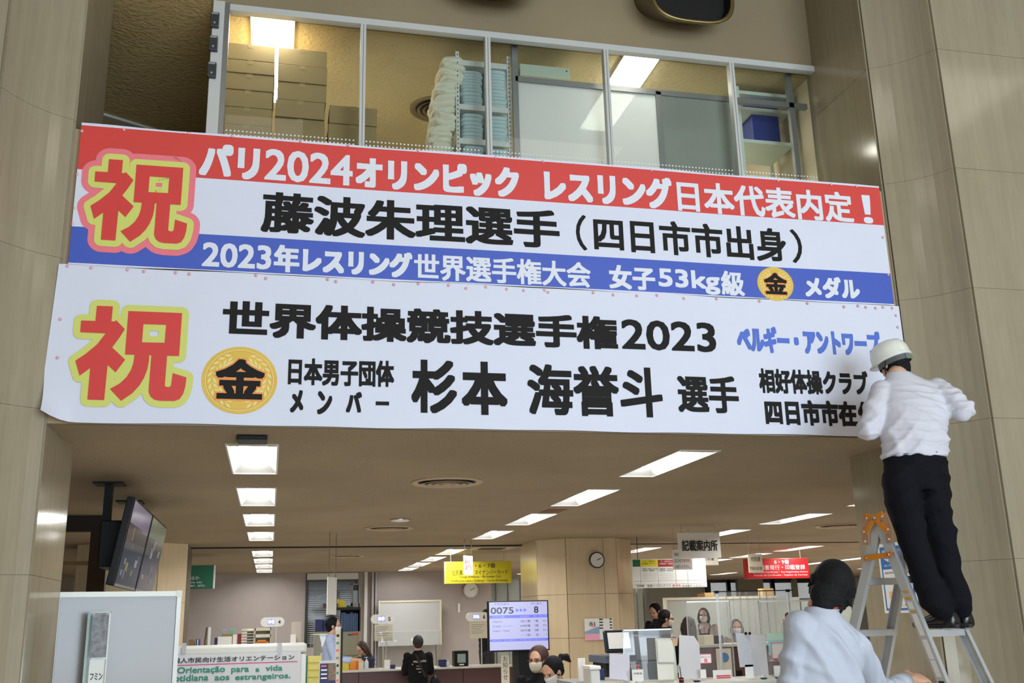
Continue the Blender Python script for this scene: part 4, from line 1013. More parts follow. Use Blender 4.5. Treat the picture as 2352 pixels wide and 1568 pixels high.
# pillars of the office
def pillar(x0, x1, y0, y1, lab, ch=.34):
    t = thing('pillar', lab, 'pillar', ((x0+x1)/2, (y0+y1)/2, 0))
    aL = arc((x0, y0+ch), (x0+ch, y0), .03); aR = arc((x1-ch, y0), (x1, y0+ch), .03)
    path = aL + aR
    mk('core', B().prism([(x0+.01, y1)] + [(x+.0, y+.012) for x, y in path] + [(x1-.01, y1)], 0, LC), M_joint, t)
    for z0, z1 in ((0,.62),(.62,1.22),(1.22,1.82),(1.82,LC)):
        panel(t, [(x0, y1), (x0, y0+ch)], z0, z1, .012, M_stone2, .002)
        panel(t, aL, z0, z1, .012, M_stone2, .002)
        panel(t, [(x0+ch, y0), ((x0+x1)/2+.18, y0)], z0, z1, .012, M_stone2, .002)
        panel(t, [((x0+x1)/2+.182, y0), (x1-ch, y0)], z0, z1, .012, M_stone2, .002)
        panel(t, aR, z0, z1, .012, M_stone2, .002)
    return t
pillar(3.78, 5.22, 14.35, 15.7, 'square stone pillar with the black clock in the office')
pillar(-2.55, -1.14, 14.55, 15.9, 'stone pillar behind the hanging screens on the left')
# black clock and poster on the pillar
def clock(c, r, rimm, lab, hands, dark=False):
    t = thing('wall_clock', lab, 'clock', c); A = Matrix(((1,0,0),(0,0,1),(0,-1,0)))
    A = Matrix(((1,0,0),(0,0,-1),(0,1,0)))
    mk('rim', B().lathe(c, [(r*.86,.0),(r,.0),(r,.03),(r*.95,.045),(r*.86,.035)], 40, A, cap=False), rimm, t, smooth=True)
    f = B(); f.add([Vector(c)+A @ Vector((r*.87*math.cos(a), r*.87*math.sin(a), .03)) for a in [2*math.pi*j/36 for j in range(36)]], [tuple(range(36))])
    mk('dial', f, M_paper, t)
    mb = B()
    for k in range(12):
        a = math.pi*k/6; p = Vector(c)+A @ Vector((r*.74*math.sin(a), r*.74*math.cos(a), .032)); q = Vector(c)+A @ Vector((r*.64*math.sin(a), r*.64*math.cos(a), .032))
        mb.bar(p, q, r*.05, .001, side=(0,1,0))
    mk('hour_marks', mb, M_txt, t)
    for (deg, ln, wd), nm in zip(hands, ('hour_hand', 'minute_hand')):
        a = R(deg); mk(nm, B().bar(Vector(c)+A @ Vector((-r*.1*math.sin(a), -r*.1*math.cos(a), .036)), Vector(c)+A @ Vector((r*ln*math.sin(a), r*ln*math.cos(a), .036)), .002, r*wd, side=(0,1,0)), M_txt, t)
cc = at(1370, 1286, 14.33); clock(cc, .115, mat('clock_navy_rim', (.02,.022,.03), .3), 'round clock with a dark rim on the office pillar', [(62,.45,.05),(70,.7,.035)])
cc = at(1081, 1355, 23.88); clock(cc, .185, mat('clock_silver_rim', srgb(190,192,194), .3, .6), 'round clock with a silver rim on the mauve back wall', [(62,.42,.05),(60,.66,.035)])
t = thing('poster', 'white poster with blue bridge picture and pink base on the pillar', 'poster', at(1375, 1445, 14.3))
a, c, z0, z1 = P2(1343, 1420, 1377, 1470, 14.32); a2, c2, z2, z3 = P2(1377, 1420, 1408, 1468, 14.32); Yp = 14.32
b = B().quad((a,Yp,z0+.09),(c,Yp,z0+.09),(c,Yp,z1),(a,Yp,z1),0).quad((a,Yp,z0),(c,Yp,z0),(c,Yp,z0+.09),(a,Yp,z0+.09),1).quad((a2,Yp,z2),(c2,Yp,z2),(c2,Yp,z3),(a2,Yp,z3),0)
y_ = Yp-.001
b.add([(a,y_,z0+.09),(c,y_,z0+.09),(c,y_,z0+.19),(a,y_,z0+.12)], [(0,1,2,3)], 2)
for k in range(4): b.quad((a2+.0,y_,z3-.02-k*.04),(a2+.055,y_,z3-.02-k*.04),(a2+.055,y_,z3-k*.04),(a2+.0,y_,z3-k*.04),3)
for k in range(4): b.quad((a2+.155,y_,z3-.02-k*.04),(a2+.19,y_,z3-.02-k*.04),(a2+.19,y_,z3-k*.04),(a2+.155,y_,z3-k*.04),3)
mk('sheet', b, [M_paper, mat('pale_pink', srgb(244,176,200), .6), mat('pale_blue', srgb(140,176,206), .6), mat('photo_dark', srgb(70,84,100), .5)], t)
ptext(t, '81', 1354, 1428, 1366, 1437, 14.317, M_txt); ptext(t, 'ω', 1360, 1433, 1368, 1440, 14.316, M_pink)

# hanging direction signs
def hang_sign(lab, x0, y0, x1, y1, Y, m, edge, lines, wires=True, side='L', th=.10):
    a, c, z0, z1 = P2(x0, y0, x1, y1, Y)
    t = thing('hanging_sign', lab, 'sign', ((a+c)/2, Y, z0))
    mk('sign_box', B().box(a, c, Y, Y+th, z0, z1), m, t, bevel=.006)
    if edge: mk('end_cap', B().box(a-.002 if side == 'L' else c-.02, a+.02 if side == 'L' else c+.002, Y-.001, Y+th+.001, z0, z1), edge, t)
    if wires:
        for x in (a+(c-a)*.1, a+(c-a)*.9): mk('hanger', B().box(x-.002, x+.002, Y+th/2-.002, Y+th/2+.002, z1, LC+.004), M_wireL, t)
    for s, lx0, ly0, lx1, ly1, mm in lines: ptext(t, s, lx0, ly0, lx1, ly1, Y, mm, .0 if ly1-ly0 < 16 else .003)
    return t
hang_sign('green hanging sign with white writing on the left, partly hidden', 395, 1298, 493, 1352, 17.3, M_grn, M_white, [('ほか', 438, 1323, 458, 1331, M_txtW), ('tion, etc', 430, 1334, 464, 1340, M_txtW), ('Familiar, etc.', 408, 1341, 472, 1348, M_txtW)], side='R')
hang_sign('yellow hanging sign for windows 5, 6 and 7', 1021, 1289, 1175, 1339, 17.3, M_ye, mat('pale_yellow_edge', srgb(250,244,150), .5), [('5・6・7番', 1080, 1293, 1138, 1304, M_txt), ('住民異動届・マイナンバーカード', 1037, 1308, 1166, 1320, M_txt), ('Change of Address・My Number Card', 1055, 1321, 1150, 1328, M_txt), ('Notificações sobre o Endereço・Cartão My Number', 1037, 1330, 1167, 1337, M_txt)])
hang_sign('red hanging sign for windows 8 and 9', 1713, 1282, 1858, 1328, 17.3, M_rd, None, [('8・9番', 1778, 1285, 1812, 1295, M_txtW), ('証明書発行・印鑑登録', 1732, 1297, 1849, 1308, M_txtW), ('Issuance of Certificates・Seal Registration (Inkan)', 1728, 1311, 1855, 1316, M_txtW), ('Emissão de Certificados・Registro de Carimbo', 1732, 1318, 1855, 1323, M_txtW)])
hang_sign('large white hanging sign with black characters near the ladder side', 1558, 1222, 1655, 1281, 12.3, M_paper, None, [('記載案内所', 1566, 1240, 1648, 1265, M_txt)], th=.02)
hang_sign('small beige hanging sign in front of the red sign', 1719, 1272, 1752, 1315, 14.0, mat('beige_board', srgb(196,186,164), .6), None, [('市民課', 1724, 1278, 1746, 1289, M_txt), ('戸籍住民係', 1722, 1301, 1750, 1309, M_txt)], th=.015)
hang_sign('tilted white hanging notice with red characters beside the large white sign', 1545, 1262, 1590, 1308, 12.9, M_paper, None, [('申請書', 1549, 1269, 1568, 1278, M_txt), ('窓口手続で', 1549, 1283, 1568, 1292, M_txt), ('番号札', 1569, 1283, 1585, 1291, M_rd), ('お取りください。', 1551, 1297, 1585, 1305, M_txt)], wires=True, th=.012)
hang_sign('grey-beige hanging sign half hidden under the large white sign', 1592, 1270, 1650, 1298, 14.6, mat('beige_board2', srgb(190,182,168), .6), None, [('証明書', 1616, 1281, 1640, 1287, M_txt)], th=.015)
# narrow white board sign hung on two wires (turned edgewise) and the small red-lettered sign
for lab, c0, w_, h_, ang, Y in (('narrow white sign hung on two long wires over counter 4', (762, 1368), .34, .78, 68, 13.2), ('small white sign with red characters hung in front of the yellow sign', (1075, 1298), .26, .27, 50, 14.5)):
    p = at(*c0, Y); t = thing('hanging_sign', lab, 'sign', p); d = Vector((math.cos(R(ang)), math.sin(R(ang)), 0)); n_ = Vector((d.y, -d.x, 0))
    h2 = h_/2*.58 if h_ > .5 else h_/2
    mk('board', B().obox(p, d*w_/2, n_*.006, (0,0,h2)), M_paper, t)
    for sg in (-1, 1): q = p+d*(w_*.38*sg); mk('wire', B().box(q.x-.004, q.x+.004, q.y-.004, q.y+.004, q.z+h2, LC), M_wire, t)
    if h_ < .5: lettering(t, '番号札を\nお取り下さい', p+n_*.007, d, UZ, (-w_*.4, w_*.4, -.07, .08), M_rd, 0, .002)
# notice board hung from the ceiling on the right
a, c, z0, z1 = P2(1452, 1283, 1622, 1349, 14.25); Yn = 14.25
t = thing('notice_board', 'wide white notice board with green, yellow and red headings beside the pillar', 'notice board', ((a+c)/2, Yn, z0))
mk('board', B().box(a, c, Yn, Yn+.02, z0, z1), M_paper, t)
for x in (a+.1, c-.1): mk('hanger', B().box(x-.005, x+.005, Yn+.005, Yn+.012, z1, LC+.004), M_wire, t)
for x0, x1, m in ((1453, 1470.5, M_grn), (1471, 1510.5, M_ye), (1511, 1549, mat('sign_dark_red', srgb(170,34,40), .5))):
    q = P2(x0, 1285, x1, 1301, Yn); mk('heading', B().quad((q[0],Yn-.002,q[2]),(q[1],Yn-.002,q[2]),(q[1],Yn-.002,q[3]),(q[0],Yn-.002,q[3])), m, t)
M_grl = mat('thin_grey_print', srgb(150,148,152), .7)
for x in (1471, 1511, 1552, 1579, 1618):
    q = P2(x, 1302, x+.7, 1340, Yn); mk('ruled_line', B().quad((q[0],Yn-.002,q[2]),(q[1],Yn-.002,q[2]),(q[1],Yn-.002,q[3]),(q[0],Yn-.002,q[3])), M_grl, t)
for y in (1333, 1340):
    q = P2(1455, y, 1618, y+.6, Yn); mk('ruled_line', B().quad((q[0],Yn-.0022,q[2]),(q[1],Yn-.0022,q[2]),(q[1],Yn-.0022,q[3]),(q[0],Yn-.0022,q[3])), M_grl, t)
ptext(t, '5・6・7番窓口', 1476, 1287, 1504, 1290.5, Yn, M_txt); ptext(t, '住民異動届・マイナンバー', 1474, 1292, 1508, 1296, Yn, M_txt)
ptext(t, '8・9番窓口', 1518, 1287, 1542, 1290.5, Yn, M_txtW); ptext(t, '証明書発行・印鑑登録', 1514, 1292, 1547, 1296, Yn, M_txtW)
ptext(t, '住民票・転出届・転入届\n印鑑登録・各種証明', 1475, 1304, 1509, 1312, Yn, M_txt); ptext(t, '戸籍証明・住民票写し\n印鑑証明・税証明書', 1514, 1304, 1549, 1312, Yn, M_txt)
for y in (1316, 1320, 1324, 1328): ptext(t, 'Registration and certificates', 1476, y, 1508, y+2, Yn, M_grl); ptext(t, 'Certificates and seal registration', 1515, y, 1548, y+2, Yn, M_grl)
ptext(t, '申請書・届書にご記入のうえ', 1462, 1342, 1541, 1347.5, Yn, M_txt); ptext(t, '番号札', 1544, 1341.5, 1565, 1347.5, Yn, M_rd); ptext(t, 'をお取りください。', 1567, 1342, 1618, 1347.5, Yn, M_txt)
# ---- back wall: window with blinds, whiteboard, pilaster
wn2 = struct('window_2', B().box(.76, 1.93, 23.86, 24.0, 2.42, 2.60).box(.76,.82,23.88,24.0,1.0,2.42).box(1.87,1.93,23.88,24.0,1.0,2.42).box(1.30,1.38,23.88,24.0,1.0,2.42), mat('dark_window_frame', (.03,.032,.03), .4))
struct('blind_box', B().box(.78, 1.92, 23.78, 23.86, 2.46, 2.60), M_trim, wn2)
for k in range(26):
    z = 2.22-k*.045
    for x0, x1 in ((.82, 1.30), (1.38, 1.87)): struct('blind_slat', B().obox(((x0+x1)/2, 23.92, z), ((x1-x0)/2, 0, 0), (0, .012, .008), (0, 0, .001)), mat_bl if k or x0 > 1 else globals().setdefault('mat_bl', mat('blind_grey', srgb(176,178,176), .5)), wn2)
struct('pane', B().quad((.82,23.96,1.0),(1.87,23.96,1.0),(1.87,23.96,2.42),(.82,23.96,2.42)), mat('dusk_window_pane', srgb(90,94,92), .1), wn2)
for x0, x1, m in ((836, 843, M_trim), (853, 858, M_mauve), (861, 864, mat('pipe_blue_grey', srgb(170,176,190), .4))):
    q = P2(x0, 1315, x1, 1500, 23.8); struct('trim_%d' % (4+x0 % 7), B().box(q[0], q[1], 23.75, 23.9, 0, LC), m)
a, c, z0, z1 = P2(869, 1378, 1014, 1482, 23.6)
t = thing('whiteboard', 'large grey whiteboard with a cream frame against the back wall', 'whiteboard', ((a+c)/2, 23.6, z0))
mk('panel', B().box(a+.03, c-.03, 23.6, 23.63, z0, z1-.03), M_bb, t); mk('frame', B().box(a, c, 23.58, 23.64, z1-.04, z1).box(c-.04, c, 23.58, 23.64, z0, z1-.04).box(a, a+.03, 23.58, 23.64, z0, z1-.04), mat('cream_frame', srgb(214,208,184), .5), t)
for x in (a+.1, c-.1): mk('leg', B().box(x-.02, x+.02, 23.5, 23.75, 0, z0), M_greyc, t)
tag(mk('thermometer', pb(1052, 1385, 1057, 1406, 23.85, .03), M_paper, bevel=.01), 'slim white thermometer on the wall below the silver clock', 'thermometer')
# far right back: windows with blinds, greyish columns
for k, (x0, x1) in enumerate(((1630, 1668), (1676, 1694), (1750, 1770), (1776, 1822), (1828, 1872), (1880, 1930))):
    a, c, z0, z1 = P2(x0, 1338, x1, 1366, 32.7)
    wk = struct('window_%d' % (3+k), B().box(a-.12, a, 32.6, 32.8, z0-.1, z1+.1).box(c, c+.12, 32.6, 32.8, z0-.1, z1+.1).box(a, c, 32.6, 32.8, z1, z1+.1), mat_dk if k else globals().setdefault('mat_dk', mat('black_window_frame', (.015,.015,.012), .5)))
    struct('pane', B().quad((a,32.7,z0-.1),(c,32.7,z0-.1),(c,32.7,z1),(a,32.7,z1)), mat_pn if k else globals().setdefault('mat_pn', mat('bright_blind', srgb(214,222,226), .5, emit=.35)), wk)
struct('wall_far_columns', B().box(*P2(1694, 1330, 1752, 1400, 32.5)[:2], 32.4, 32.6, 0, LC).box(*P2(1822, 1330, 1830, 1400, 32.5)[:2], 32.4, 32.6, 0, LC), mat('far_column', srgb(130,122,104), .7))
t = thing('glass_partition', 'tall pale glazed partition to the right of the silver clock', 'partition', at(1170, 1400, 24.2))
a, c, z0, z1 = P2(1114, 1330, 1226, 1440, 24.2); mk('glazing', B().box(a, c+.3, 24.25, 24.28, 0, z1), mat('pale_green_panel', srgb(150,158,150), .3), t)
for k in range(5): x = a+(c-a)*k/4; mk('partition_post', B().box(x-.02, x+.02, 24.2, 24.3, 0, z1+.02), M_greyp, t)
mk('head_rail', B().box(a, c+.3, 24.2, 24.3, z1, z1+.08), M_greyc, t)
# ---- counter row at the back
CZ = .745
def cpt(x): return at(x, 1535, 17.75).x
x0, x1 = at(700, 1540, 17.75).x, at(1180, 1530, 17.75).x
t = thing('service_counter', 'long maroon service counter with a pale top, seen past the seated man', 'counter', ((x0+x1)/2, 17.7, 0))
for k in range(4):
    a = x0+(x1-x0)*k/4; mk('front_panel', B().box(a+.004, x0+(x1-x0)*(k+1)/4-.004, 17.75, 17.8, .05, CZ-.035), M_mar, t)
mk('top', B().box(x0, x1, 17.68, 18.45, CZ-.03, CZ), M_top, t, bevel=.006); mk('base', B().box(x0+.05, x1-.05, 17.8, 18.3, 0, CZ-.031), M_dark, t)
def onc(name, lab, cat, x0, y0, x1, Y=17.95, dep=.15, m=None, zb=CZ, bev=.004, grp=None):
    a, c, z0, z1 = P2(x0, y0, x1, y0+2, Y)
    return tag(mk(name, B().box(a, c, Y, Y+dep, zb, z1), m, bevel=bev), lab, cat, grp)
def numsign(xc, yc, num, lcd, lab, note=True, Y=18.0, CZ=CZ):
    p = at(xc, yc, Y); w_, h_ = .20, .078; t = thing('number_sign', lab, 'sign', (p.x, Y, CZ), 'window number signs')
    pts = []
    for sx, a0 in ((1, -90), (-1, 90)):
        for k in range(9):
            a = R(a0+k*22.5); pts.append((p.x+sx*(w_-h_)+h_*math.cos(a), p.z+h_*math.sin(a)))
    mk('plate', B().loft([[(x, Y, z) for x, z in reversed(pts)], [(x, Y+.05, z) for x, z in reversed(pts)]]), M_paper, t)
    sx0 = p.x-.055
    mk('display', B().quad((sx0-.03,Y-.003,p.z-.038),(sx0+.09,Y-.003,p.z-.038),(sx0+.09,Y-.003,p.z+.045),(sx0-.03,Y-.003,p.z+.045)), screen_mat('lcd_blue', srgb(110,120,240), 1.0), t)
    lettering(t, lcd, (0,Y-.004,0), UX, UZ, (sx0-.022, sx0+.085, p.z-.03, p.z+.038), screen_mat('lcd_white', (1,1,1), 1.6), .003)
    lettering(t, num, (0,Y,0), UX, UZ, (p.x+.095, p.x+.135, p.z-.035, p.z+.030), M_txt, .002)
    mk('pole', B().box(p.x+.06, p.x+.075, Y+.02, Y+.035, CZ, p.z-h_), M_trim, t)
    mk('foot_plate', B().box(p.x, p.x+.14, Y-.03, Y+.10, CZ, CZ+.008), M_trim, t)
    if note:
        mk('note_sheet', B().box(p.x-.14, p.x+.17, Y-.004, Y, p.z-.36, p.z-h_-.01), M_cream, t)
        for k in range(5): mk('note_line', B().quad((p.x-.12,Y-.006,p.z-.135-k*.035),(p.x+.11-.03*(k % 3),Y-.006,p.z-.135-k*.035),(p.x+.11-.03*(k % 3),Y-.006,p.z-.127-k*.035),(p.x-.12,Y-.006,p.z-.127-k*.035)), M_grl, t)
numsign(879, 1421, '5', '1049', 'white oval window number sign 5 showing 1049 above the counter')
numsign(1097, 1416, '6', '1046', 'white oval window number sign 6 showing 1046 beside the display screen')
# things on the counter (left to right)
onc('file_box', 'yellow file box on the counter below the long-haired clerk', 'file box', 786, 1512, 802, m=M_ylw2)
onc('file_box', 'orange file box with a white label next to the yellow one', 'file box', 803, 1511, 817, m=M_org2)
onc('file_box', 'second orange file box, left of the sanitizer bottle', 'file box', 818, 1512, 831, Y=18.1, m=M_org2)
onc('document_stand', 'small beige stand on the counter behind the sanitizer bottle', 'stand', 824, 1518, 836, Y=17.85, dep=.05, m=M_cream)
def bottle(x, y0, Y, r, m, capm, lab, zb=CZ, s=1):
    p = at(x, y0, Y); h = p.z-zb; t = thing('pump_bottle', lab, 'bottle', (p.x, Y, zb))
    mk('flask', B().lathe((p.x,Y,zb), [(r*.9,0),(r,h*.05),(r,h*.6),(r*.5,h*.72),(r*.4,h*.75)], 16), m, t, smooth=True)
    mk('pump', B().lathe((p.x,Y,zb), [(r*.42,h*.74),(r*.42,h*.8),(r*.15,h*.81),(r*.15,h*.94),(r*.5,h*.95),(r*.5,h)], 12).box(p.x-r*1.2, p.x, Y-r*.15, Y+r*.15, zb+h*.95, zb+h), capm, t)
bottle(842, 1508, 17.85, .035, mat('clear_plastic_bottle', srgb(206,214,222), .2), M_white, 'clear pump bottle of hand sanitizer on the counter')
onc('card_stand', 'small upright white card with pink heading on the counter', 'card', 883, 1515, 896, Y=17.85, dep=.02, m=M_paper)
onc('stamp_pad', 'small blue and white stamp pad left of the seated man', 'stamp pad', 897, 1526, 908, Y=17.85, m=M_navy)
onc('tissue_box', 'small blue box on the counter right of the seated man', 'box', 1009, 1514, 1026, Y=17.85, m=M_navy)
bottle(1029, 1514, 17.85, .03, mat('white_bottle', srgb(190,204,206), .3), M_white, 'short white bottle next to the small blue box')
a, c, z0, z1 = P2(1044, 1494, 1076, 1528, 17.85)
t = thing('card_reader', 'black boxy card reader with a green screen on the counter', 'card reader', ((a+c)/2, 17.9, CZ))
mk('housing', B().box(a, c, 17.85, 18.1, CZ, z1), M_dark, t, bevel=.01); mk('screen', B().box(a+.05, c-.05, 17.842, 17.85, CZ+.06, z1-.05), screen_mat('dim_green', srgb(150,165,150), .5), t)
mk('label', B().box(a+.08, c-.08, 17.842, 17.85, CZ+.02, CZ+.04), M_paper, t)
# acrylic screens on the counter
def acrylic(x0, y0, x1, y1, Y, lab, bar=True, m=None, foot=None, th=.006):
    a, c, z0, z1 = P2(x0, y0, x1, y1, Y); zb = foot if foot is not None else z0
    t = thing('acrylic_screen', lab, 'screen', ((a+c)/2, Y, zb))
    mk('sheet', B().quad((a,Y,zb),(c,Y,zb),(c,Y,z1),(a,Y,z1)), m or M_acr, t)
    e = .008
    if bar: mk('top_edge', B().box(a, c, Y-.004, Y+.004, z1-.012, z1), M_acrE, t)
    mk('side_edge', B().box(a, a+e, Y-.004, Y+.004, zb, z1), M_acrS, t); mk('side_edge', B().box(c-e, c, Y-.004, Y+.004, zb, z1), M_acrS, t)
    mk('foot', B().box(a+.02, a+.05, Y-.1, Y+.1, zb-.0, zb+.012).box(c-.05, c-.02, Y-.1, Y+.1, zb, zb+.012), M_acrE, t)
acrylic(868, 1448, 1012, 1533, 17.9, 'wide clear screen on the counter behind the seated man', foot=CZ)
acrylic(712, 1455, 775, 1540, 17.85, 'clear screen on the counter left of the boy', foot=CZ)
# low filing cabinets and desks behind
def cabinet(x0, y0, x1, Y, dep, lab, m, rows=2, zb=0):
    a, c, z0, z1 = P2(x0, y0, x1, y0+4, Y); t = thing('filing_cabinet', lab, 'cabinet', ((a+c)/2, Y, zb))
    mk('body', B().box(a, c, Y, Y+dep, zb, z1), m, t, bevel=.006); n = rows
    for k in range(n):
        zz0, zz1 = zb+(z1-zb)*k/n+.015, zb+(z1-zb)*(k+1)/n-.015
        dr = mk('drawer', B().box(a+.012, c-.012, Y-.012, Y, zz0, zz1), m, t); mk('handle', B().box((a+c)/2-.05, (a+c)/2+.05, Y-.022, Y-.012, zz1-.05, zz1-.035), M_darkm, dr)
    return t, a, c, z1
t, ca, cc_, cz = cabinet(784, 1450, 826, 20.5, .5, 'olive steel filing cabinet with red labels behind the boy', M_greyc, 3)
mk('red_label', B().box(cc_-.13, cc_-.03, 20.475, 20.487, cz-.06, cz-.03), M_rd, t)
cabinet(723, 1450, 783, 20.6, .5, 'olive steel filing cabinet under the blue crates', M_greyc, 2)
a, c, z0, z1 = P2(784, 1400, 828, 1446, 20.6)
shtop = z1+.051
t = thing('shelf_unit', 'dark open shelf carrying blue binders behind the boy', 'shelf', ((a+c)/2, 20.6, cz))
mk('top_board', B().box(a-.25, c, 20.6, 20.95, z1, z1+.05), M_darkm, t); mk('side_board', B().box(c-.02, c, 20.6, 20.95, cz, z1), M_darkm, t); mk('back_board', B().box(a, c, 20.93, 20.95, cz, z1), M_darkm, t)
n = 9
for k in range(n):
    xx = a+.01+(c-a-.05)*k/n
    o = mk('binder', B().box(xx, xx+(c-a-.05)/n-.004, 20.64, 20.9, cz+.001, cz+(z1-cz)*random.uniform(.80,.93)), M_bluF, bevel=.003); tag(o, f'{nth(k+1)} blue-grey ring binder from the left under the dark shelf', 'binder', 'ring binders under the dark shelf')
onc('storage_crate', 'dark blue storage crate stacked on the filing cabinet, left one', 'crate', 725, 1422, 742, Y=20.65, dep=.3, m=M_navy, zb=at(733,1450,20.6).z+.001)
onc('storage_crate', 'dark blue storage crate right beside the first one', 'crate', 743, 1423, 757, Y=20.65, dep=.3, m=M_navy, zb=at(733,1450,20.6).z+.001)
a, c, z0, z1 = P2(776, 1375, 794, 1404, 20.7); z0 = shtop; tag(mk('magazine_file', B().add([(a,20.7,z0),(c,20.7,z0),(c,20.95,z0),(a,20.95,z0),(a,20.7,z1),(c,20.7,z0+.12),(c,20.95,z0+.12),(a,20.95,z1)], [(0,3,2,1),(4,5,6,7),(0,1,5,4),(1,2,6,5),(2,3,7,6),(3,0,4,7)]), M_ylw2), 'bright yellow magazine file leaning on top of the dark shelf', 'file box')
a, c, z0, z1 = P2(742, 1396, 776, 1405, 20.65); z0 = shtop; z1 = z0+.08; tag(mk('flat_carton', B().box(a, c, 20.65, 20.9, z0, z1), mat('brown_red_carton', srgb(92,62,58), .6)), 'flat dark red carton beside the yellow magazine file', 'box')
onc('green_box', 'small green and white packet right of the yellow magazine file', 'box', 797, 1390, 808, Y=20.7, m=M_grn, zb=shtop)
a, c, z0, z1 = P2(808, 1340, 826, 1404, 20.75); z0 = shtop
t = thing('book_cupboard', 'pale open cupboard with papers above the dark shelf', 'cupboard', ((a+c)/2, 20.75, z0))
mk('carcass', B().box(a, a+.02, 20.75, 21.0, z0, z1).box(c-.02, c, 20.75, 21.0, z0, z1).box(a, c, 20.75, 21.0, z1-.02, z1).box(a, c, 20.98, 21.0, z0, z1).box(a, c, 20.75, 21.0, z0, z0+.08), M_greyp, t); mk('papers', B().box(a+.03, c-.03, 20.8, 20.95, z0+.081, z0+.32), mat('pale_blue_files', srgb(180,200,210), .6), t)
# left background shelf row above the white cabinet
SZ = at(540, 1482, 18.4).z
xa, xb = at(425, 1480, 18.4).x, at(696, 1480, 18.4).x
t = thing('low_shelf', 'long low shelf along the left, carrying trays and folders', 'shelf', ((xa+xb)/2, 18.4, 0)); mk('body', B().box(xa, xb, 18.4, 18.9, .02, SZ-.03), M_greyc, t); mk('top', B().box(xa, xb, 18.38, 18.92, SZ-.03, SZ), M_top, t)
def lo(name, lab, cat, x0, y0, x1, m, Y=18.5, dep=.2, bev=.003): return onc(name, lab, cat, x0, y0, x1, Y, dep, m, SZ, bev)
lo('small_carton', 'small brown carton at the left end of the low shelf', 'box', 434, 1468, 446, M_card)
for k in range(5): o = lo('thin_folder', 'x', 'folder', 450+k*3, 1467+k % 2*2, 452.6+k*3, [M_bluF, M_paper, M_bluF, mat('lilac', srgb(150,150,180), .6), mat('rose', srgb(190,140,150), .6)][k]); o['label'] = ['first blue', 'white', 'second blue', 'lilac', 'rose'][k]+' thin folder standing beside the small brown carton'; o['group'] = 'thin folders on the low shelf'
a, c, z0, z1 = P2(468, 1440, 478, 1482, 18.5); tag(mk('desk_fan', B().loft([[(a+ (c-a)*(.5+.5*math.cos(q))+u_*.03, 18.55+.05*math.sin(q), SZ+(z1-SZ)*u_) for q in [2*math.pi*j/12 for j in range(12)]] for u_ in (0,.3,.6,.85,1)]), M_greyc, smooth=True), 'dark grey curved upright cover on the low shelf', 'cover')
lo('leaning_panel', 'narrow white panel leaning beside the grey cover', 'panel', 478, 1441, 484, M_paper, dep=.05)
lo('blue_folder', 'dark blue folder behind the flat white box', 'folder', 493, 1464, 499, M_navy)
lo('white_carton', 'flat white box on the low shelf', 'box', 500, 1462, 532, M_paper)
lo('brown_carton', 'brown carton behind the flat white box', 'box', 511, 1454, 535, M_card, Y=18.72, dep=.15)
lo('green_card', 'green card sticking up behind the brown carton', 'card', 527, 1444, 539, mat('mint_card', srgb(120,190,160), .6), Y=18.88, dep=.01)
lo('blue_photo', 'pale blue picture card left of the green card', 'card', 510, 1446, 520, mat('sky_card', srgb(160,176,206), .6), Y=18.88, dep=.01)
lo('price_card', 'small white card with a blue mark', 'card', 535, 1457, 544, M_paper, Y=18.45, dep=.02)
lo('red_book', 'dark red book left of the letter trays', 'book', 546, 1455, 554, mat('dark_red_book', srgb(130,30,36), .5))
a, c, z0, z1 = P2(555, 1442, 583, 1473, 18.5)
t = thing('letter_trays', 'stack of pale letter trays on the low shelf', 'letter trays', ((a+c)/2, 18.5, SZ)); n = 6; hh = (z1-SZ)/n
for k in range(n):
    z = SZ+k*hh; mk('tray', B().box(a, c, 18.5, 18.75, z+.002, z+.008).box(a, a+.006, 18.5, 18.75, z+.008, z+hh*.8).box(c-.006, c, 18.5, 18.75, z+.008, z+hh*.8).box(a, c, 18.74, 18.75, z+.008, z+hh*.8).box(a, a+(c-a)*.45, 18.49, 18.5, z, z+hh*.7), M_cream, t)
a, c, z0, z1 = P2(585, 1441, 622, 1474, 18.5)
t = thing('drawer_tower', 'cream open cabinet with two dark compartments next to the trays', 'cabinet', ((a+c)/2, 18.5, SZ))
mk('carcass', B().box(a, a+.012, 18.5, 18.75, SZ, z1).box(c-.012, c, 18.5, 18.75, SZ, z1).box(a, c, 18.5, 18.75, z1-.05, z1).box(a, c, 18.5, 18.75, SZ+(z1-SZ)*.42, SZ+(z1-SZ)*.62).box(a, c, 18.5, 18.75, SZ, SZ+.01).box(a, c, 18.74, 18.75, SZ, z1), M_cream, t)
mk('contents', B().box(a+.02, c-.03, 18.55, 18.7, SZ+.011, SZ+.05).box(a+.05, c-.08, 18.52, 18.56, SZ+.05, SZ+.075), M_org2, t)
lo('white_bag', 'crumpled white bag at the right end of the low shelf', 'bag', 668, 1457, 680, M_paper, Y=18.6)
lo('backboard', 'plain cream board standing behind the white bag', 'board', 670, 1428, 692, mat('cream_board', srgb(196,188,176), .7), Y=18.85, dep=.02)
numsign(626, 1428, '4', '1048', 'white oval window number sign 4 showing 1048 on the left', note=False, Y=18.48, CZ=SZ)
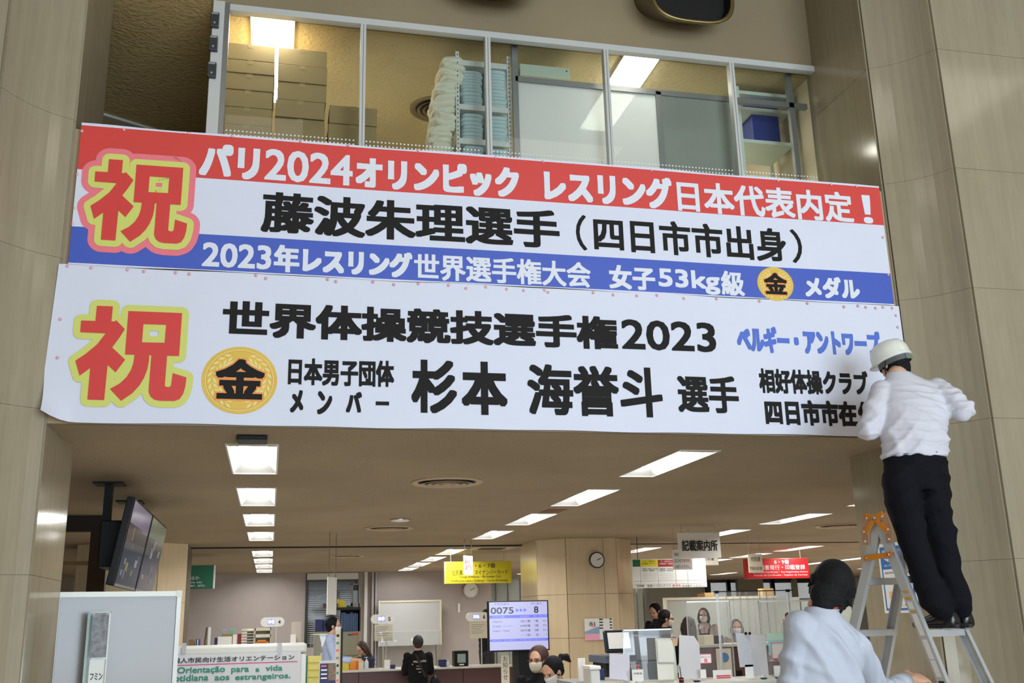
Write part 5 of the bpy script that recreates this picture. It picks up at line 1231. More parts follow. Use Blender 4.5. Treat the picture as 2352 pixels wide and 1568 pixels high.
# ---- white cabinet with the taped notice
Yc = 10.0; a, c, z0, z1 = P2(398, 1481, 703, 1568, Yc); zt = at(550, 1481, Yc).z
t = thing('white_cabinet', 'white cabinet with a rounded lid carrying a taped notice', 'cabinet', ((a+c)/2, Yc, 0))
mk('body', B().box(a, c, Yc, Yc+.5, .02, zt-.09), M_white, t, bevel=.01); mk('lid', B().box(a-.005, c+.005, Yc-.01, Yc+.52, zt-.085, zt), mat('lid_white', srgb(196,196,188), .4), t, bevel=.02)
t = thing('taped_notice', 'white paper notice in Japanese and green Portuguese taped to the white cabinet', 'notice', ((a+c)/2, Yc-.015, z0))
q = P2(390, 1499, 690, 1575, Yc-.014); mk('paper', B().box(a+.005, q[1], Yc-.016, Yc-.013, q[2], q[3]), mat('notice_paper', srgb(194,194,196), .6), t)
Yt = Yc-.016
ptext(t, '外国人市民向け生活オリエンテーション', 381, 1507, 676, 1519, Yt, M_txt, .0012); ptext(t, 'Orientação', 407, 1530, 517, 1548, Yt, mat('green_print', srgb(40,124,100), .6), .002)
G_ = bpy.data.materials['green_print']; ptext(t, 'para', 531, 1533, 572, 1547, Yt, G_, .002); ptext(t, 'a', 587, 1534, 596, 1542, Yt, G_, .002); ptext(t, 'vida', 610, 1527, 649, 1540, Yt, G_, .002)
ptext(t, 'cotidiana', 388, 1549, 479, 1564, Yt, G_, .002); ptext(t, 'aos', 493, 1552, 527, 1562, Yt, G_, .002); ptext(t, 'estrangeiros.', 540, 1547, 667, 1563, Yt, G_, .002)
q = P2(395, 1522.5, 683, 1524.5, Yt-.001); mk('red_rule', B().quad((q[0],Yt-.001,q[2]),(q[1],Yt-.001,q[2]),(q[1],Yt-.001,q[3]),(q[0],Yt-.001,q[3])), mat('crimson_print', srgb(190,50,90), .6), t)
for x in (418, 637): q = P2(x, 1476, x+10, 1502, Yc); mk('tape', B().box(q[0], q[1], Yc-.02, Yc-.017, q[2], q[3]), mat('grey_tape', srgb(168,170,170), .4), t)
# ---- hanging screens on the left
def tv(y0, y1, lab, tint, tb):
    xt, xb_, zt_, zb_ = -.995, -1.10, 2.43, 1.80
    t = thing('hanging_screen', lab, 'television', (-1.05, (y0+y1)/2, zb_), 'pair of hanging screens')
    T0, T1, B0, B1 = Vector((xt,y0,zt_)), Vector((xt,y1,zt_)), Vector((xb_,y0,zb_)), Vector((xb_,y1,zb_))
    up = (T0-B0).normalized(); n_ = Vector((up.z, 0, -up.x)); al = Vector((0,1,0))
    c = (T0+B1)/2
    mk('housing', B().obox(c-n_*.03, al*(y1-y0)/2, up*(T0-B0).length/2, n_*.028), M_dark, t, bevel=.006)
    def sq(u0, u1, v0, v1, l): return [B0+al*((y1-y0)*u)+up*((T0-B0).length*v)+n_*l for u, v in ((u0,v0),(u1,v0),(u1,v1),(u0,v1))]
    mk('screen', B().add(sq(.015,.985,.03,.97,.001), [(0,1,2,3)]), mat('screen_glass', (.03,.032,.045), .08, spec=.5, emit=.05, emcol=(.35,.36,.5)), t)
    mk('picture', B().add(sq(.015,.985,.72,.97,.002), [(0,1,2,3)]), screen_mat('picture_top', tint, .2), t)
    b = B(); rs = random.Random(int(y0*10))
    pm = [screen_mat('pic_a', (.5,.55,.6), .3), screen_mat('pic_b', tb, .25), screen_mat('pic_c', (.2,.22,.3), .25)]
    for k in range(9):
        u = rs.uniform(.08,.8); v = rs.uniform(.08,.6); mk('picture', B().add(sq(u, u+rs.uniform(.03,.12), v, v+rs.uniform(.04,.16), .0025+k*.0001), [(0,1,2,3)]), pm[k % 3], t)
    mk('lower_bezel', B().add(sq(0,1,0,.03,.0022), [(0,1,2,3)]), M_aluD, t)
    cy = (y0+y1)/2
    mk('bracket', B().box(-1.28, -1.13, cy-.22, cy+.22, 1.95, 2.3), M_dark, t, bevel=.01)
    mk('ceiling_pole', B().box(-1.30, -1.24, cy-.03, cy+.03, 2.2, LC), M_dark, t); mk('ceiling_plate', B().box(-1.38, -1.16, cy-.11, cy+.11, LC-.015, LC+.004), M_dark, t)
tv(7.93, 9.10, 'nearer of two black hanging screens, showing a lilac picture', (.30,.24,.55), (.55,.5,.15))
tv(9.16, 10.40, 'farther of two black hanging screens, showing a green picture', (.20,.32,.16), (.4,.45,.5))
# dark cupboard wall behind the screens
q = P2(168, 1200, 245, 1345, 11.0)
t = thing('dark_partition', 'tall dark brown partition between the left pillar and the screens', 'partition', ((q[0]+q[1])/2-.05, 11.2, 0))
mk('panel', B().box(at(202,1300,11).x, q[1], 11.0, 11.1, 0, 2.45), mat('dark_wood_panel', srgb(58,38,26), .35), t); mk('head', B().box(q[0]-.6, q[1], 11.0, 11.1, 2.45, LC), mat('dark_wood_head', srgb(40,30,22), .5), t); mk('cross_bar', B().box(q[0]-.6, at(202,1300,11).x, 11.0, 11.05, 2.12, 2.16), mat('bar_tan', srgb(140,112,70), .5), t)
# white display board in front
A0 = at(128, 1364, 6.95); A1 = at(417, 1352.5, 7.15); zt = (A0.z+A1.z)/2
t = thing('display_board', 'grey-white free-standing display board with aluminium frame at the lower left', 'board', ((A0.x+A1.x)/2, 7.05, 0))
d = Vector((A1.x-A0.x, A1.y-A0.y, 0)); Lb = d.length; d.normalize(); n_ = Vector((d.y, -d.x, 0)); a = Vector((A0.x, A0.y, 0))
def bb_(u0, u1, v0, v1, l0, l1): return B().obox(a+d*(u0+u1)/2+UZ*((v0+v1)/2)+n_*((l0+l1)/2), d*(u1-u0)/2, UZ*(v1-v0)/2, n_*(l1-l0)/2)
mk('panel', bb_(.03, Lb-.03, .35, zt-.03, -.008, .006), mat('board_laminate', srgb(124,120,115), .2), t)
mk('frame_top', bb_(0, Lb, zt-.032, zt, -.014, .014), mat('frame_beige_alu', srgb(190,190,178), .4, .2), t); mk('frame_side', bb_(Lb-.028, Lb, .3, zt-.032, -.014, .014), M_alup, t); mk('frame_side', bb_(0, .028, .3, zt-.032, -.014, .014), M_alup, t); mk('frame_bottom', bb_(.028, Lb-.028, .3, .35, -.014, .014), M_alup, t)
for u in (.05, Lb-.05): mk('leg', bb_(u-.015, u+.015, .03, .3, -.012, .012), M_alup, t); mk('foot', bb_(u-.02, u+.02, 0, .03, -.22, .22), M_darkm, t)
mk('frame_corner', bb_(Lb-.034, Lb+.003, zt-.036, zt+.003, -.016, .016), M_trim, t)
p = at(228, 1405, 6.9); p2 = at(228, 1500, 6.9); hz = p.z
t = thing('leaflet_holder', 'clear upright leaflet holder with a white leaflet in front of the display board', 'leaflet holder', (p.x, 6.9, hz-.62))
x0, x1 = at(205,1430,6.9).x, at(253,1430,6.9).x
mk('back', B().box(x0, x1, 6.915, 6.918, hz-.62, hz), M_acr, t); mk('side', B().box(x0-.001, x0+.012, 6.83, 6.915, hz-.62, hz), mat('green_acrylic_edge', srgb(150,176,176), .2), t); mk('side', B().box(x1-.005, x1, 6.88, 6.915, hz-.62, hz), M_acrE, t); mk('top_edge', B().box(x0, x1, 6.86, 6.918, hz-.004, hz), M_acrE, t)
mk('leaflet', B().box(x0+.02, x1-.012, 6.90, 6.904, hz-.62, hz-.28), M_paper, t); mk('photo', B().box(x0+.02, x1-.012, 6.898, 6.903, hz-.27, hz-.02), mat('leaflet_photo', srgb(140,140,146), .4, var=.4, vs=30), t)
lettering(t, 'フミン', (0,6.899,0), UX, UZ, (x0+.03, x1-.02, hz-.40, hz-.36), M_txt, .0006); mk('red_stripe', B().box(x0+.02, x1-.012, 6.896, 6.899, hz-.44, hz-.432), M_rd, t)
mk('stand', B().box((x0+x1)/2-.015, (x0+x1)/2+.015, 6.90, 6.93, .02, hz-.62).box((x0+x1)/2-.1, (x0+x1)/2+.1, 6.84, 6.99, 0, .02), M_acrE, t)
# ---- queue display screen on its black stand
Yq = 12.0; a, c, z0, z1 = P2(1121, 1379, 1261, 1495, Yq)
t = thing('queue_display', 'large lilac queue display screen reading 0075 to window 8 on a black stand', 'display', ((a+c)/2, Yq, 0))
mk('housing', B().box(a, c, Yq, Yq+.06, z0, z1), M_dark, t, bevel=.006)
lil = screen_mat('lilac_screen', srgb(196,196,240), .92); blu = screen_mat('screen_blue', srgb(110,118,246), .95); inkD = screen_mat('screen_ink', (.02,.015,.05), .6); inkP = screen_mat('screen_purple', srgb(130,110,200), .7); whS = screen_mat('screen_white', srgb(190,190,255), 1)
H_ = z1-z0; W_ = c-a
def sv(v): return z1-H_*v
def qd(nm, u0, u1, v0, v1, m, l=.002): mk(nm, B().quad((a+W_*u0,Yq-l,sv(v1)),(a+W_*u1,Yq-l,sv(v1)),(a+W_*u1,Yq-l,sv(v0)),(a+W_*u0,Yq-l,sv(v0))), m, t)
def qt(s, u0, u1, v0, v1, m, bold=0): lettering(t, s, (0,Yq-.003,0), UX, UZ, (a+W_*u0, a+W_*u1, sv(v1), sv(v0)), m, bold, .002)
qd('screen', .022, .978, .022, .972, lil); qd('blue_band', .022, .978, .285, .345, blu, .003); qd('blue_band', .022, .978, .755, .805, blu, .003)
qt('お呼出番号', .11, .35, .04, .085, inkP); qt('窓口番号', .71, .89, .04, .085, inkP); qt('0075', .045, .42, .125, .255, inkD, .002); qt('▶▶▶', .46, .64, .155, .225, blu); qt('8', .755, .83, .12, .255, inkD, .002)
qt('お手続きの種類', .07, .27, .297, .333, whS); qt('お呼出番号', .52, .68, .297, .333, whS); qt('窓口', .74, .80, .297, .333, whS); qt('お待ち人数', .83, .965, .297, .333, whS)
for k, (nm, nb_, wn_, wt) in enumerate((('戸籍届出ほか', '2011番', '1番', '0人'), ('住民異動届・マイナンバー', '1049番', '5番', '0人'), ('証明書発行・印鑑登録', '0075番', '8番', '0人'), ('', '----番', '-番', '---人'))):
    v = .385+k*.092
    if nm: qt(nm, .07, .07+.028*len(nm), v+.008, v+.045, inkP)
    qt(nb_, .53, .695, v, v+.05, inkD if nm else inkP); qt(wn_, .76, .825, v, v+.05, inkD if nm else inkP); qt(wt, .90, .965, v, v+.045, inkD if nm else inkP)
qt('ご注意ください　窓口の混雑状況により受付番号が前後する場合があります', .04, .95, .765, .795, whS)
cx = (a+c)/2
mk('post', B().box(cx-.05, cx+.12, Yq+.07, Yq+.16, .05, z0+.3), M_darkm, t); mk('stand_panel', B().box(at(1196,1500,Yq).x, at(1243,1500,Yq).x, Yq+.06, Yq+.22, .05, z0+.1), M_dark, t, bevel=.004); mk('foot', B().box(cx-.12, cx+.35, Yq-.1, Yq+.4, 0, .05), M_darkm, t)
ab, cb_, zb0, zb1 = P2(1151, 1497, 1170, 1560, 12.1)
t = thing('paper_strip', 'tall narrow cream notice strip left of the black display stand', 'notice', ((ab+cb_)/2, 12.1, 0)); mk('sheet', B().box(ab, cb_, 12.1, 12.105, zb0-.2, zb1), M_cream, t); mk('support', B().box(ab+.02, cb_-.02, 12.11, 12.14, 0, zb1), M_greyp, t)
lettering(t, 'お\n知\nら\nせ', (0,12.1,0), UX, UZ, (ab+.02, cb_-.02, zb0, zb1-.05), M_txt)

# ---- generic sitting / standing people further back
def folk(lab, px, py, Y, face, pose, hair, hm, shirt, trousers=None, mask=None, glasses=False, tilt=0, extras=None, headz=None, forward=.22, lean=0):
    c = at(px, py, Y); f = Vector((face[0], face[1], 0)).normalized(); r_ = f.cross(UZ)
    hf = (f*math.cos(R(tilt)) - UZ*math.sin(R(tilt))).normalized(); up = (UZ*math.cos(R(tilt)) + f*math.sin(R(tilt)))
    A = frame(hf, up)[3]
    nb = c - UZ*.145 - f*(.03+.10*math.sin(R(tilt)))
    pel = nb - UZ*.50 - f*lean
    if pose == 'sit': pel.z = max(.46, min(pel.z, 1.0))
    b = B(); head_into(b, c, A)
    b.tube([nb-UZ*.03, nb+UZ*.02, c-up*.06-f*.015], [.06,.053,.05], 12)
    b.loft([ering(pel, r_, f, .14, .10, 16), ering(pel.lerp(nb, .5), r_, f, .125, .09, 16), ering(nb-UZ*.10, r_, f, .16, .09, 16), ering(nb-UZ*.04, r_, f, .12, .06, 16), ering(nb, r_, f, .055, .05, 16)])
    arms = {}
    for sg in (-1, 1):
        s0 = nb-UZ*.06+r_*(.175*sg); e = s0-UZ*.25+f*.07+r_*(.04*sg); w_ = e+f*forward-UZ*.01-r_*(.08*sg)
        arms[sg] = (s0, e, w_); limb(b, [s0, e], [.042,.036], 10); limb(b, [e, w_], [.034,.025], 10); hand_into(b, w_, f, UZ, -r_*sg, .95, .4)
        h = pel+r_*(.085*sg)
        if pose == 'sit': k = h+f*.42; k.z = max(.44, h.z-.03); an = Vector((k.x, k.y, .08))
        else: k = Vector((h.x, h.y, .48))+f*.02; an = Vector((h.x, h.y, .08))
        limb(b, [h, k], [.07,.05], 10); limb(b, [k, an], [.05,.035], 10); b.ell(an+f*.06-UZ*.04, .05, .10, .035, frame(f)[3], n=10, m=6)
        arms['leg%d' % sg] = (h, k, an)
    man = remesh(b, .009, 'person', M_skin, None, 2); tag(man, lab, 'person')
    b = B()
    b.loft([ering(pel-UZ*.02, r_, f, .165, .125, 24), ering(pel.lerp(nb, .35), r_, f, .158, .12, 24), ering(pel.lerp(nb, .7), r_, f, .178, .12, 24), ering(nb-UZ*.07, r_, f, .165, .095, 24), ering(nb-UZ*.02, r_, f, .10, .075, 24), ering(nb+UZ*.03, r_, f, .066, .06, 24)])
    for sg in (-1, 1):
        s0, e, w_ = arms[sg]; limb(b, [s0-r_*(.08*sg)-UZ*.03, s0, s0.lerp(e, .5), e, e.lerp(w_, .75)], [.07,.068,.062,.055,.042], 12)
    remesh(b, .011, 'shirt', shirt, man, 2, folds(.014, [((.5,.3,.8), .12, .6), ((-.5,.2,.9), .09, .5)], int(px)))
    b = B()
    for sg in (-1, 1): h, k, an = arms['leg%d' % sg]; limb(b, [h, k, an+UZ*.03], [.095,.075,.065], 12)
    b.ell(pel-UZ*.02, .17, .13, .10, frame(f)[3])
    remesh(b, .014, 'trousers', trousers or bpy.data.materials['dark_trousers'], man, 1)
    for sg in (-1, 1): an = arms['leg%d' % sg][2]; mk('shoe', B().ell(an+f*.06-UZ*.035, .052, .13, .045, frame(f)[3], n=12, m=8), M_darkm, man, smooth=True)
    b = B(); L = lambda x, y, z: c + A @ Vector((x, y, z))
    b.ell(L(0,-.022,.030), .086, .096, .098, A, 18, 12)
    if hair in ('short', 'crop'): b.ell(L(0,-.048,-.035), .066, .050, .055, A, 14, 10)
    if hair == 'crop': pass
    if hair in ('long', 'bob'):
        ln = .26 if hair == 'long' else .09
        b.tube([L(0,-.03,.03), L(0,-.05,-.06), L(0,-.06,-.11-ln*.5), L(0,-.07,-.11-ln)], [(.088,.080),(.092,.070),(.09,.055),(.06,.03)], 16, side=tuple(A @ Vector((1,0,0))))
        for sg in (-1, 1): b.tube([L(sg*.07,.02,.04), L(sg*.088,.012,-.04), L(sg*.082,.0,-.12)], [.022,.022,.014], 8)
    if hair == 'tail':
        b.ell(L(0,-.05,-.03), .07, .055, .055, A, 14, 10)
        b.tube([L(0,-.10,.03), L(0,-.15,.05), L(0,-.20,.02), L(0,-.23,-.05)], [.018,.034,.036,.008], 10)
    if hair == 'lowtail':
        b.ell(L(0,-.05,-.03), .075, .06, .06, A, 14, 10); b.tube([L(0,-.07,-.05), L(0,-.10,-.14), L(0,-.10,-.26), L(0,-.08,-.36)], [.05,.055,.045,.015], 10)
    if hair == 'fluffy': b.ell(L(0,-.042,.045), .100, .100, .100, A, 18, 12); b.ell(L(0,-.06,-.03), .094, .066, .078, A, 14, 10)
    rs = random.Random(int(px))
    for i in range(60):
        th = rs.uniform(0, 6.28); ph = rs.uniform(-.5, 1.3); dv = Vector((math.cos(th)*math.cos(ph), math.sin(th)*math.cos(ph), math.sin(ph)))
        if dv.y > .3 and dv.z < .75: continue
        p0 = L(dv.x*.08, -.022+dv.y*.09, .03+dv.z*.092); b.tube([p0, p0+(A @ Vector((0,-.3,-.9)))*.03+(A @ dv)*.007], [.010,.004], 5)
    remesh(b, .0075, 'hair', hm, man, 1)
    for sg in (-1, 1): mk('eye', B().ell(L(sg*.031,.078,.002), .011, .007, .006, A, 10, 6), M_eye, man, smooth=True)
    if mask:
        b = B(); b.loft([[L(.058*math.sin(q_)*k_, .030+.072*math.cos(q_)*kk, z_) for q_ in [R(-88+176*j/10) for j in range(11)]] for z_, k_, kk in ((-.012,1.12,1.02),(-.03,1.14,1.12),(-.055,1.08,1.10),(-.085,.92,.85),(-.105,.7,.55))], cap=False, closed=False)
        mm_ = mk('mask', b, mask, man, smooth=True); sl = mm_.modifiers.new('s', 'SOLIDIFY'); sl.thickness = .003
        for sg in (-1, 1): mk('ear_loop', B().tube([L(sg*.062,.035,-.02), L(sg*.080,-.005,.0), L(sg*.078,-.012,-.03), L(sg*.058,.025,-.085)], [.0022]*4, 5), mask, man)
    if glasses:
        b = B()
        for sg in (-1, 1):
            b.tube([L(sg*.033+.024*math.cos(q_), .096, .003+.017*math.sin(q_)) for q_ in [2*math.pi*j/14 for j in range(15)]], [.003]*15, 5)
            b.tube([L(sg*.056,.092,.006), L(sg*.080,.0,.004)], [.003,.003], 5)
        mk('glasses', b, mat('dark_red_frame', srgb(90,24,30), .3), man)
    return man, c, nb, pel, f, r_, A, arms
M_blkS = mat('black_cloth', (.010,.010,.012), .85, spec=.2); M_blS = mat('light_blue_cloth', srgb(176,192,226), .8); M_whS = mat('white_cloth', srgb(226,224,222), .8); M_nvS = mat('navy_cloth', srgb(30,34,56), .8); M_msk2 = mat('cream_mask', srgb(222,214,196), .7)
# seated man seen from behind
m_, c, nb, pel, f, r_, A, arms = folk('seated man with cropped hair and black printed top, seen from behind at the counter', 960, 1476, 17.15, (0.05, 1), 'sit', 'crop', mat('grey_black_hair', srgb(44,42,44), .6, bump=.5, bs=200), M_blkS, forward=.30)
yb = pel.y-.155
def backtext(s, x0, x1, z, h): 
    b = text_into(B(), s, Vector((c.x, nb.y-.128, nb.z)), UX, UZ, x0, x1, z, z+h, .001, lift=.002); mk('back_print', b, M_cream, m_)
backtext('WILD', -.10, -.01, -.155, .030); backtext('LIFE', .02, .11, -.150, .032); backtext('・', -.12, -.10, -.19, .02); backtext('へ', -.05, .0, -.22, .02); backtext('GEAR', -.05, .04, -.26, .018); backtext('NY', -.01, .03, -.31, .016)
mk('bag_strap', B().bar(Vector((c.x-.06, nb.y-.125, nb.z-.02)), Vector((c.x+.10, nb.y-.135, nb.z-.38)), .035, .006, side=(1,0,0)), M_darkm, m_)
t = thing('stool', 'dark office chair under the seated man', 'chair', (pel.x, pel.y, 0)); sx, sy, szz = pel.x, pel.y, pel.z-.13
mk('seat', B().box(sx-.22, sx+.22, sy-.2, sy+.24, szz-.06, szz), M_darkm, t, bevel=.02); mk('column', B().box(sx-.03, sx+.03, sy-.03, sy+.03, .06, szz-.06), M_dark, t)
for k in range(5): q = R(72*k); mk('leg', B().bar((sx, sy, .06), (sx+.26*math.cos(q), sy+.26*math.sin(q), .03), .04, .03), M_dark, t)
tag(mk('shoulder_bag', B().ell((c.x+.26, 17.0, .50), .09, .12, .16), M_dark, smooth=True), 'black shoulder bag hanging at the seated man\'s right hip', 'bag')
folk('young man in a light blue shirt and white mask standing in profile', 766, 1437, 15.0, (1, -.15), 'stand', 'short', M_hair, M_blS, mask=M_mask, forward=.24)
folk('clerk with long brown hair bending over papers behind the file boxes', 831, 1489, 18.9, (-.6, -.35), 'sit', 'long', M_hairB, M_nvS, tilt=30, forward=.2)
folk('seated woman with reddish hair, red glasses and a cream mask near the display', 1234, 1516, 10.0, (-.62, -.78), 'sit', 'fluffy', M_hairR, M_blkS, mask=M_msk2, glasses=True)
folk('seated woman with a black ponytail and white mask, head bowed', 1270, 1540, 9.2, (-.85, -.45), 'sit', 'tail', M_hair, M_whS, mask=M_mask, tilt=28)
folk('clerk with short black hair looking down behind the woman in glasses', 1504, 1403, 15.3, (-.75, -.5), 'stand', 'short', M_hair, M_nvS, tilt=25)
folk('clerk with tied black hair, glasses and mask facing right behind the copier', 1530, 1420, 14.2, (.9, -.25), 'stand', 'lowtail', M_hair, M_blkS, mask=M_msk2, glasses=True, tilt=8)
folk('woman with long dark brown hair seen from behind near the clear screens', 1581, 1437, 13.0, (.15, 1), 'sit', 'long', M_hairB, M_blkS)
m_, c, nb, pel, f, r_, A, arms = folk('clerk in navy apron and white mask facing the counter behind the clear screen', 1616, 1413, 16.4, (-.45, -.89), 'stand', 'bob', M_hair, mat('pale_pink_blouse', srgb(206,190,188), .8), mask=M_mask, forward=.3)
ap = B(); q0 = nb-UZ*.13+f*.135
ap.obox(q0-UZ*.10, r_*.085, UZ*.09, f*.004).obox(q0-UZ*.42-f*.0, r_*.15, UZ*.22, f*.004).bar(q0-r_*.07-UZ*.02, nb-r_*.09+UZ*.0+f*.03, .03, .006, side=r_).bar(q0+r_*.07-UZ*.02, nb+r_*.09+f*.03, .03, .006, side=r_)
mk('apron', ap, M_nvS, m_); mk('lanyard', B().bar(nb+f*.10-UZ*.03, q0-UZ*.16+f*.008, .008, .004, side=r_), M_rd, m_)
folk('clerk in black behind window 6, mostly hidden by the display', 1119, 1414, 19.6, (.8, .5), 'stand', 'short', M_hair, M_blkS)
folk('blurred brown-haired person behind the clear vinyl curtain', 1692, 1440, 15.2, (-.3, -.9), 'sit', 'bob', M_hairB, mat('taupe_cloth', srgb(120,100,92), .8), mask=M_mask)
folk('person in a pale top partly hidden behind the helper', 1812, 1425, 14.2, (-.8, .4), 'sit', 'short', M_hair, mat('pale_sand_cloth', srgb(222,210,196), .8))
# ---- tall slim notice stand and brochure rack by the boy
a, c, z0, z1 = P2(770, 1447, 782, 1568, 13.5)
t = thing('notice_stand', 'tall slim stand with a cream notice strip and dark edge beside the boy', 'notice stand', ((a+c)/2, 13.5, 0)); mk('strip', B().box(a, c, 13.5, 13.51, .1, z1), M_cream, t); mk('edge', B().box(c, c+.025, 13.48, 13.53, 0, z1+.02), M_darkm, t); mk('foot', B().box(a-.1, c+.1, 13.4, 13.65, 0, .03), M_darkm, t)
for k in range(7): zz = z1-.08-k*.09; mk('print', B().quad((a+.01,13.499,zz),(c-.02,13.499,zz),(c-.02,13.499,zz+.03),(a+.01,13.499,zz+.03)), [M_txt, M_teal, M_pink, M_grl][k % 4], t)
a, c, z0, z1 = P2(735, 1521, 771, 1568, 12.6)
t = thing('brochure_rack', 'brochure rack with a navy poster below the boy', 'rack', ((a+c)/2, 12.6, 0)); mk('frame', B().box(a-.01, c+.01, 12.62, 12.66, 0, z1+.02), M_trim, t); mk('poster', B().box(a, c, 12.6, 12.605, z1-.27, z1-.01), M_navy, t)
mk('poster_photo', B().box(a+(c-a)*.52, c, 12.594, 12.6, z1-.20, z1-.015), mat('poster_photo', srgb(120,100,80), .5, var=.5, vs=30), t)
for k in range(4): mk('poster_line', B().box(a+.012, a+(c-a)*(.45 if k else .4), 12.596, 12.6, z1-.045-k*.045, z1-.03-k*.045), [M_pink, M_paper, M_paper, M_paper][k], t)
mk('leaflet', B().box(a+.01, c-.01, 12.6, 12.61, z1-.6, z1-.30), M_paper, t)
a, c, z0, z1 = P2(706, 1507, 737, 1545, 14.0)
t = thing('form_rack', 'pale yellow form rack with a dark green side', 'rack', ((a+c)/2, 14.0, 0)); mk('body', B().box(a, c, 14.0, 14.2, .02, z1), mat('pale_yellow_board', srgb(222,214,120), .6), t); mk('green_side', B().box(a-.035, a, 13.98, 14.2, 0, z1+.01), M_grn, t)
for k in range(4): mk('shelf_line', B().box(a+.01, c-.01, 13.992, 14.0, z1-.08-k*.09, z1-.072-k*.09), mat('ochre_line', srgb(190,160,80), .6), t)

# ================================================================== WRITING DESK ON THE RIGHT
DZ = 1.0; DY = 7.62
xl, xr = at(1405, 1565, DY).x, at(1990, 1558, DY).x
t = thing('writing_desk', 'long writing desk with a pale top in the lower right', 'desk', ((xl+xr)/2, DY, 0))
mk('top', B().box(xl, xr, DY, DY+.55, DZ-.03, DZ), M_top, t, bevel=.006)
for k in range(3): a = xl+(xr-xl)*k/3; mk('front_panel', B().box(a+.004, xl+(xr-xl)*(k+1)/3-.004, DY+.03, DY+.06, .05, DZ-.031), mat('dark_plum_panel', srgb(50,32,36), .4), t)
mk('plinth', B().box(xl+.05, xr-.05, DY+.1, DY+.5, 0, DZ-.04), M_dark, t)
t = thing('side_counter', 'grey side counter left of the writing desk', 'counter', (2.7, 8.2, 0)); xa = at(1319, 1548, 8.2).x
mk('top', B().box(xa, xl+.35, 8.2, 8.75, DZ-.03, DZ), mat('grey_top', srgb(150,150,148), .4), t, bevel=.005); mk('body', B().box(xa+.02, xl+.3, 8.25, 8.7, 0, DZ-.031), mat('grey_body', srgb(120,118,112), .5), t)
def ond(name, lab, cat, x0, y0, x1, Y, dep, m, zb=DZ, bev=.002):
    a, c, z0, z1 = P2(x0, y0, x1, y0+2, Y); return tag(mk(name, B().box(a, c, Y, Y+dep, zb, z1), m, bevel=bev), lab, cat)
ond('white_board_stand', 'plain white upright card stand at the left end of the side counter', 'card', 1327, 1511, 1344, 8.3, .02, M_paper)
a, c, z0, z1 = P2(1350, 1528, 1376, 1568, 7.9); t = thing('waste_bin', 'white lidded bin in front of the grey side counter', 'bin', ((a+c)/2, 7.95, 0)); mk('body', B().box(a+.006, c-.006, 7.85, 8.05, .01, z1-.03), M_white, t, bevel=.01); mk('lid', B().box(a, c, 7.84, 8.06, z1-.029, z1), M_paper, t, bevel=.008)
ond('pen_tray', 'small navy tray behind the white bin', 'tray', 1377, 1536, 1388, 8.4, .08, M_navy)
# copier with raised lid
Yk = 10.6
a, c, z0, z1 = P2(1470, 1456, 1548, 1568, Yk)
t = thing('copier', 'blue-grey copier with its black lid raised, showing the white plate', 'copier', ((a+c)/2, Yk, 0)); M_cop = mat('copier_blue_grey', srgb(96,108,124), .4)
mk('body', B().box(a-.05, c, Yk, Yk+.55, 0, z0+.22), M_cop, t, bevel=.02); mk('upper_body', B().box(a, c, Yk+.02, Yk+.5, z0+.225, z1), mat('copier_grey', srgb(116,122,128), .4), t, bevel=.015)
mk('feeder', B().box(a+.05, c-.02, Yk, Yk+.5, z1+.001, z1+.05), mat('copier_dark_grey', srgb(86,90,96), .4), t, bevel=.01)
la, lc, lz0, lz1 = P2(1390, 1447, 1454, 1499, Yk-.2)
mk('lid', B().obox(((la+lc)/2, Yk-.16, (lz0+lz1)/2), ((lc-la)/2, 0, 0), (0, .03, (lz1-lz0)/2), (0, -.02, .002)), mat('lid_navy_black', srgb(34,42,54), .3), t, bevel=.015)
ga, gc, gz0, gz1 = P2(1399, 1452, 1449, 1489, Yk-.22)
mk('white_plate', B().obox(((ga+gc)/2, Yk-.185, (gz0+gz1)/2), ((gc-ga)/2, 0, 0), (0, .02, (gz1-gz0)/2), (0, -.003, 0)), M_paper, t)
mk('glass_bed', B().box(la, lc+.05, Yk-.15, Yk+.4, lz0-.10, lz0-.03), M_cop, t); mk('bed_support', B().box(la+.03, lc+.05, Yk-.1, Yk+.35, 0, lz0-.10), M_darkm, t)
# sheets standing on the desk
def leaf(name, lab, cat, pts, Y, m, th=.006, parent=None):
    P = [at(x, y, Y) for x, y in pts]; b = B(); n = len(P)
    b.add([tuple(p) for p in P]+[(p.x, p.y+th, p.z) for p in P], [tuple(reversed(range(n))), tuple(range(n, 2*n))]+[(i, (i+1) % n, (i+1) % n+n, i+n) for i in range(n)])
    o = mk(name, b, m, parent)
    if not parent: tag(o, lab, cat)
    return o
M_lil = mat('lilac_white_panel', srgb(206,204,218), .4); M_mlk = mat('milky_panel', srgb(204,202,204), .35)
leaf('privacy_panel', 'lilac-white privacy panel standing at the left of the writing desk', 'panel', [(1400,1500),(1446,1503),(1447,1562),(1400,1558)], 7.75, M_lil)
leaf('privacy_panel', 'milky privacy panel with a cut corner in the middle of the writing desk', 'panel', [(1560,1458),(1594,1460),(1606,1478),(1611,1558),(1560,1559)], 7.75, M_mlk)
leaf('privacy_panel', 'milky privacy panel right of the hanging form clipboard', 'panel', [(1724,1455),(1757,1458),(1766,1550),(1728,1551)], 7.78, M_mlk)
leaf('form_sheet', 'long grey form sheet held by black clips on the desk', 'sheet', [(1690,1453),(1722,1455),(1730,1530),(1700,1532)], 7.70, mat('form_grey', srgb(196,200,206), .6, var=.05, vs=60))
for x in (1713, 1722): tag(mk('binder_clip', B().ell(at(x, 1454, 7.69), .012, .012, .012, n=10, m=6), M_dark, smooth=True), 'black binder clip on the long grey form sheet, '+('left one' if x == 1713 else 'right one'), 'clip')
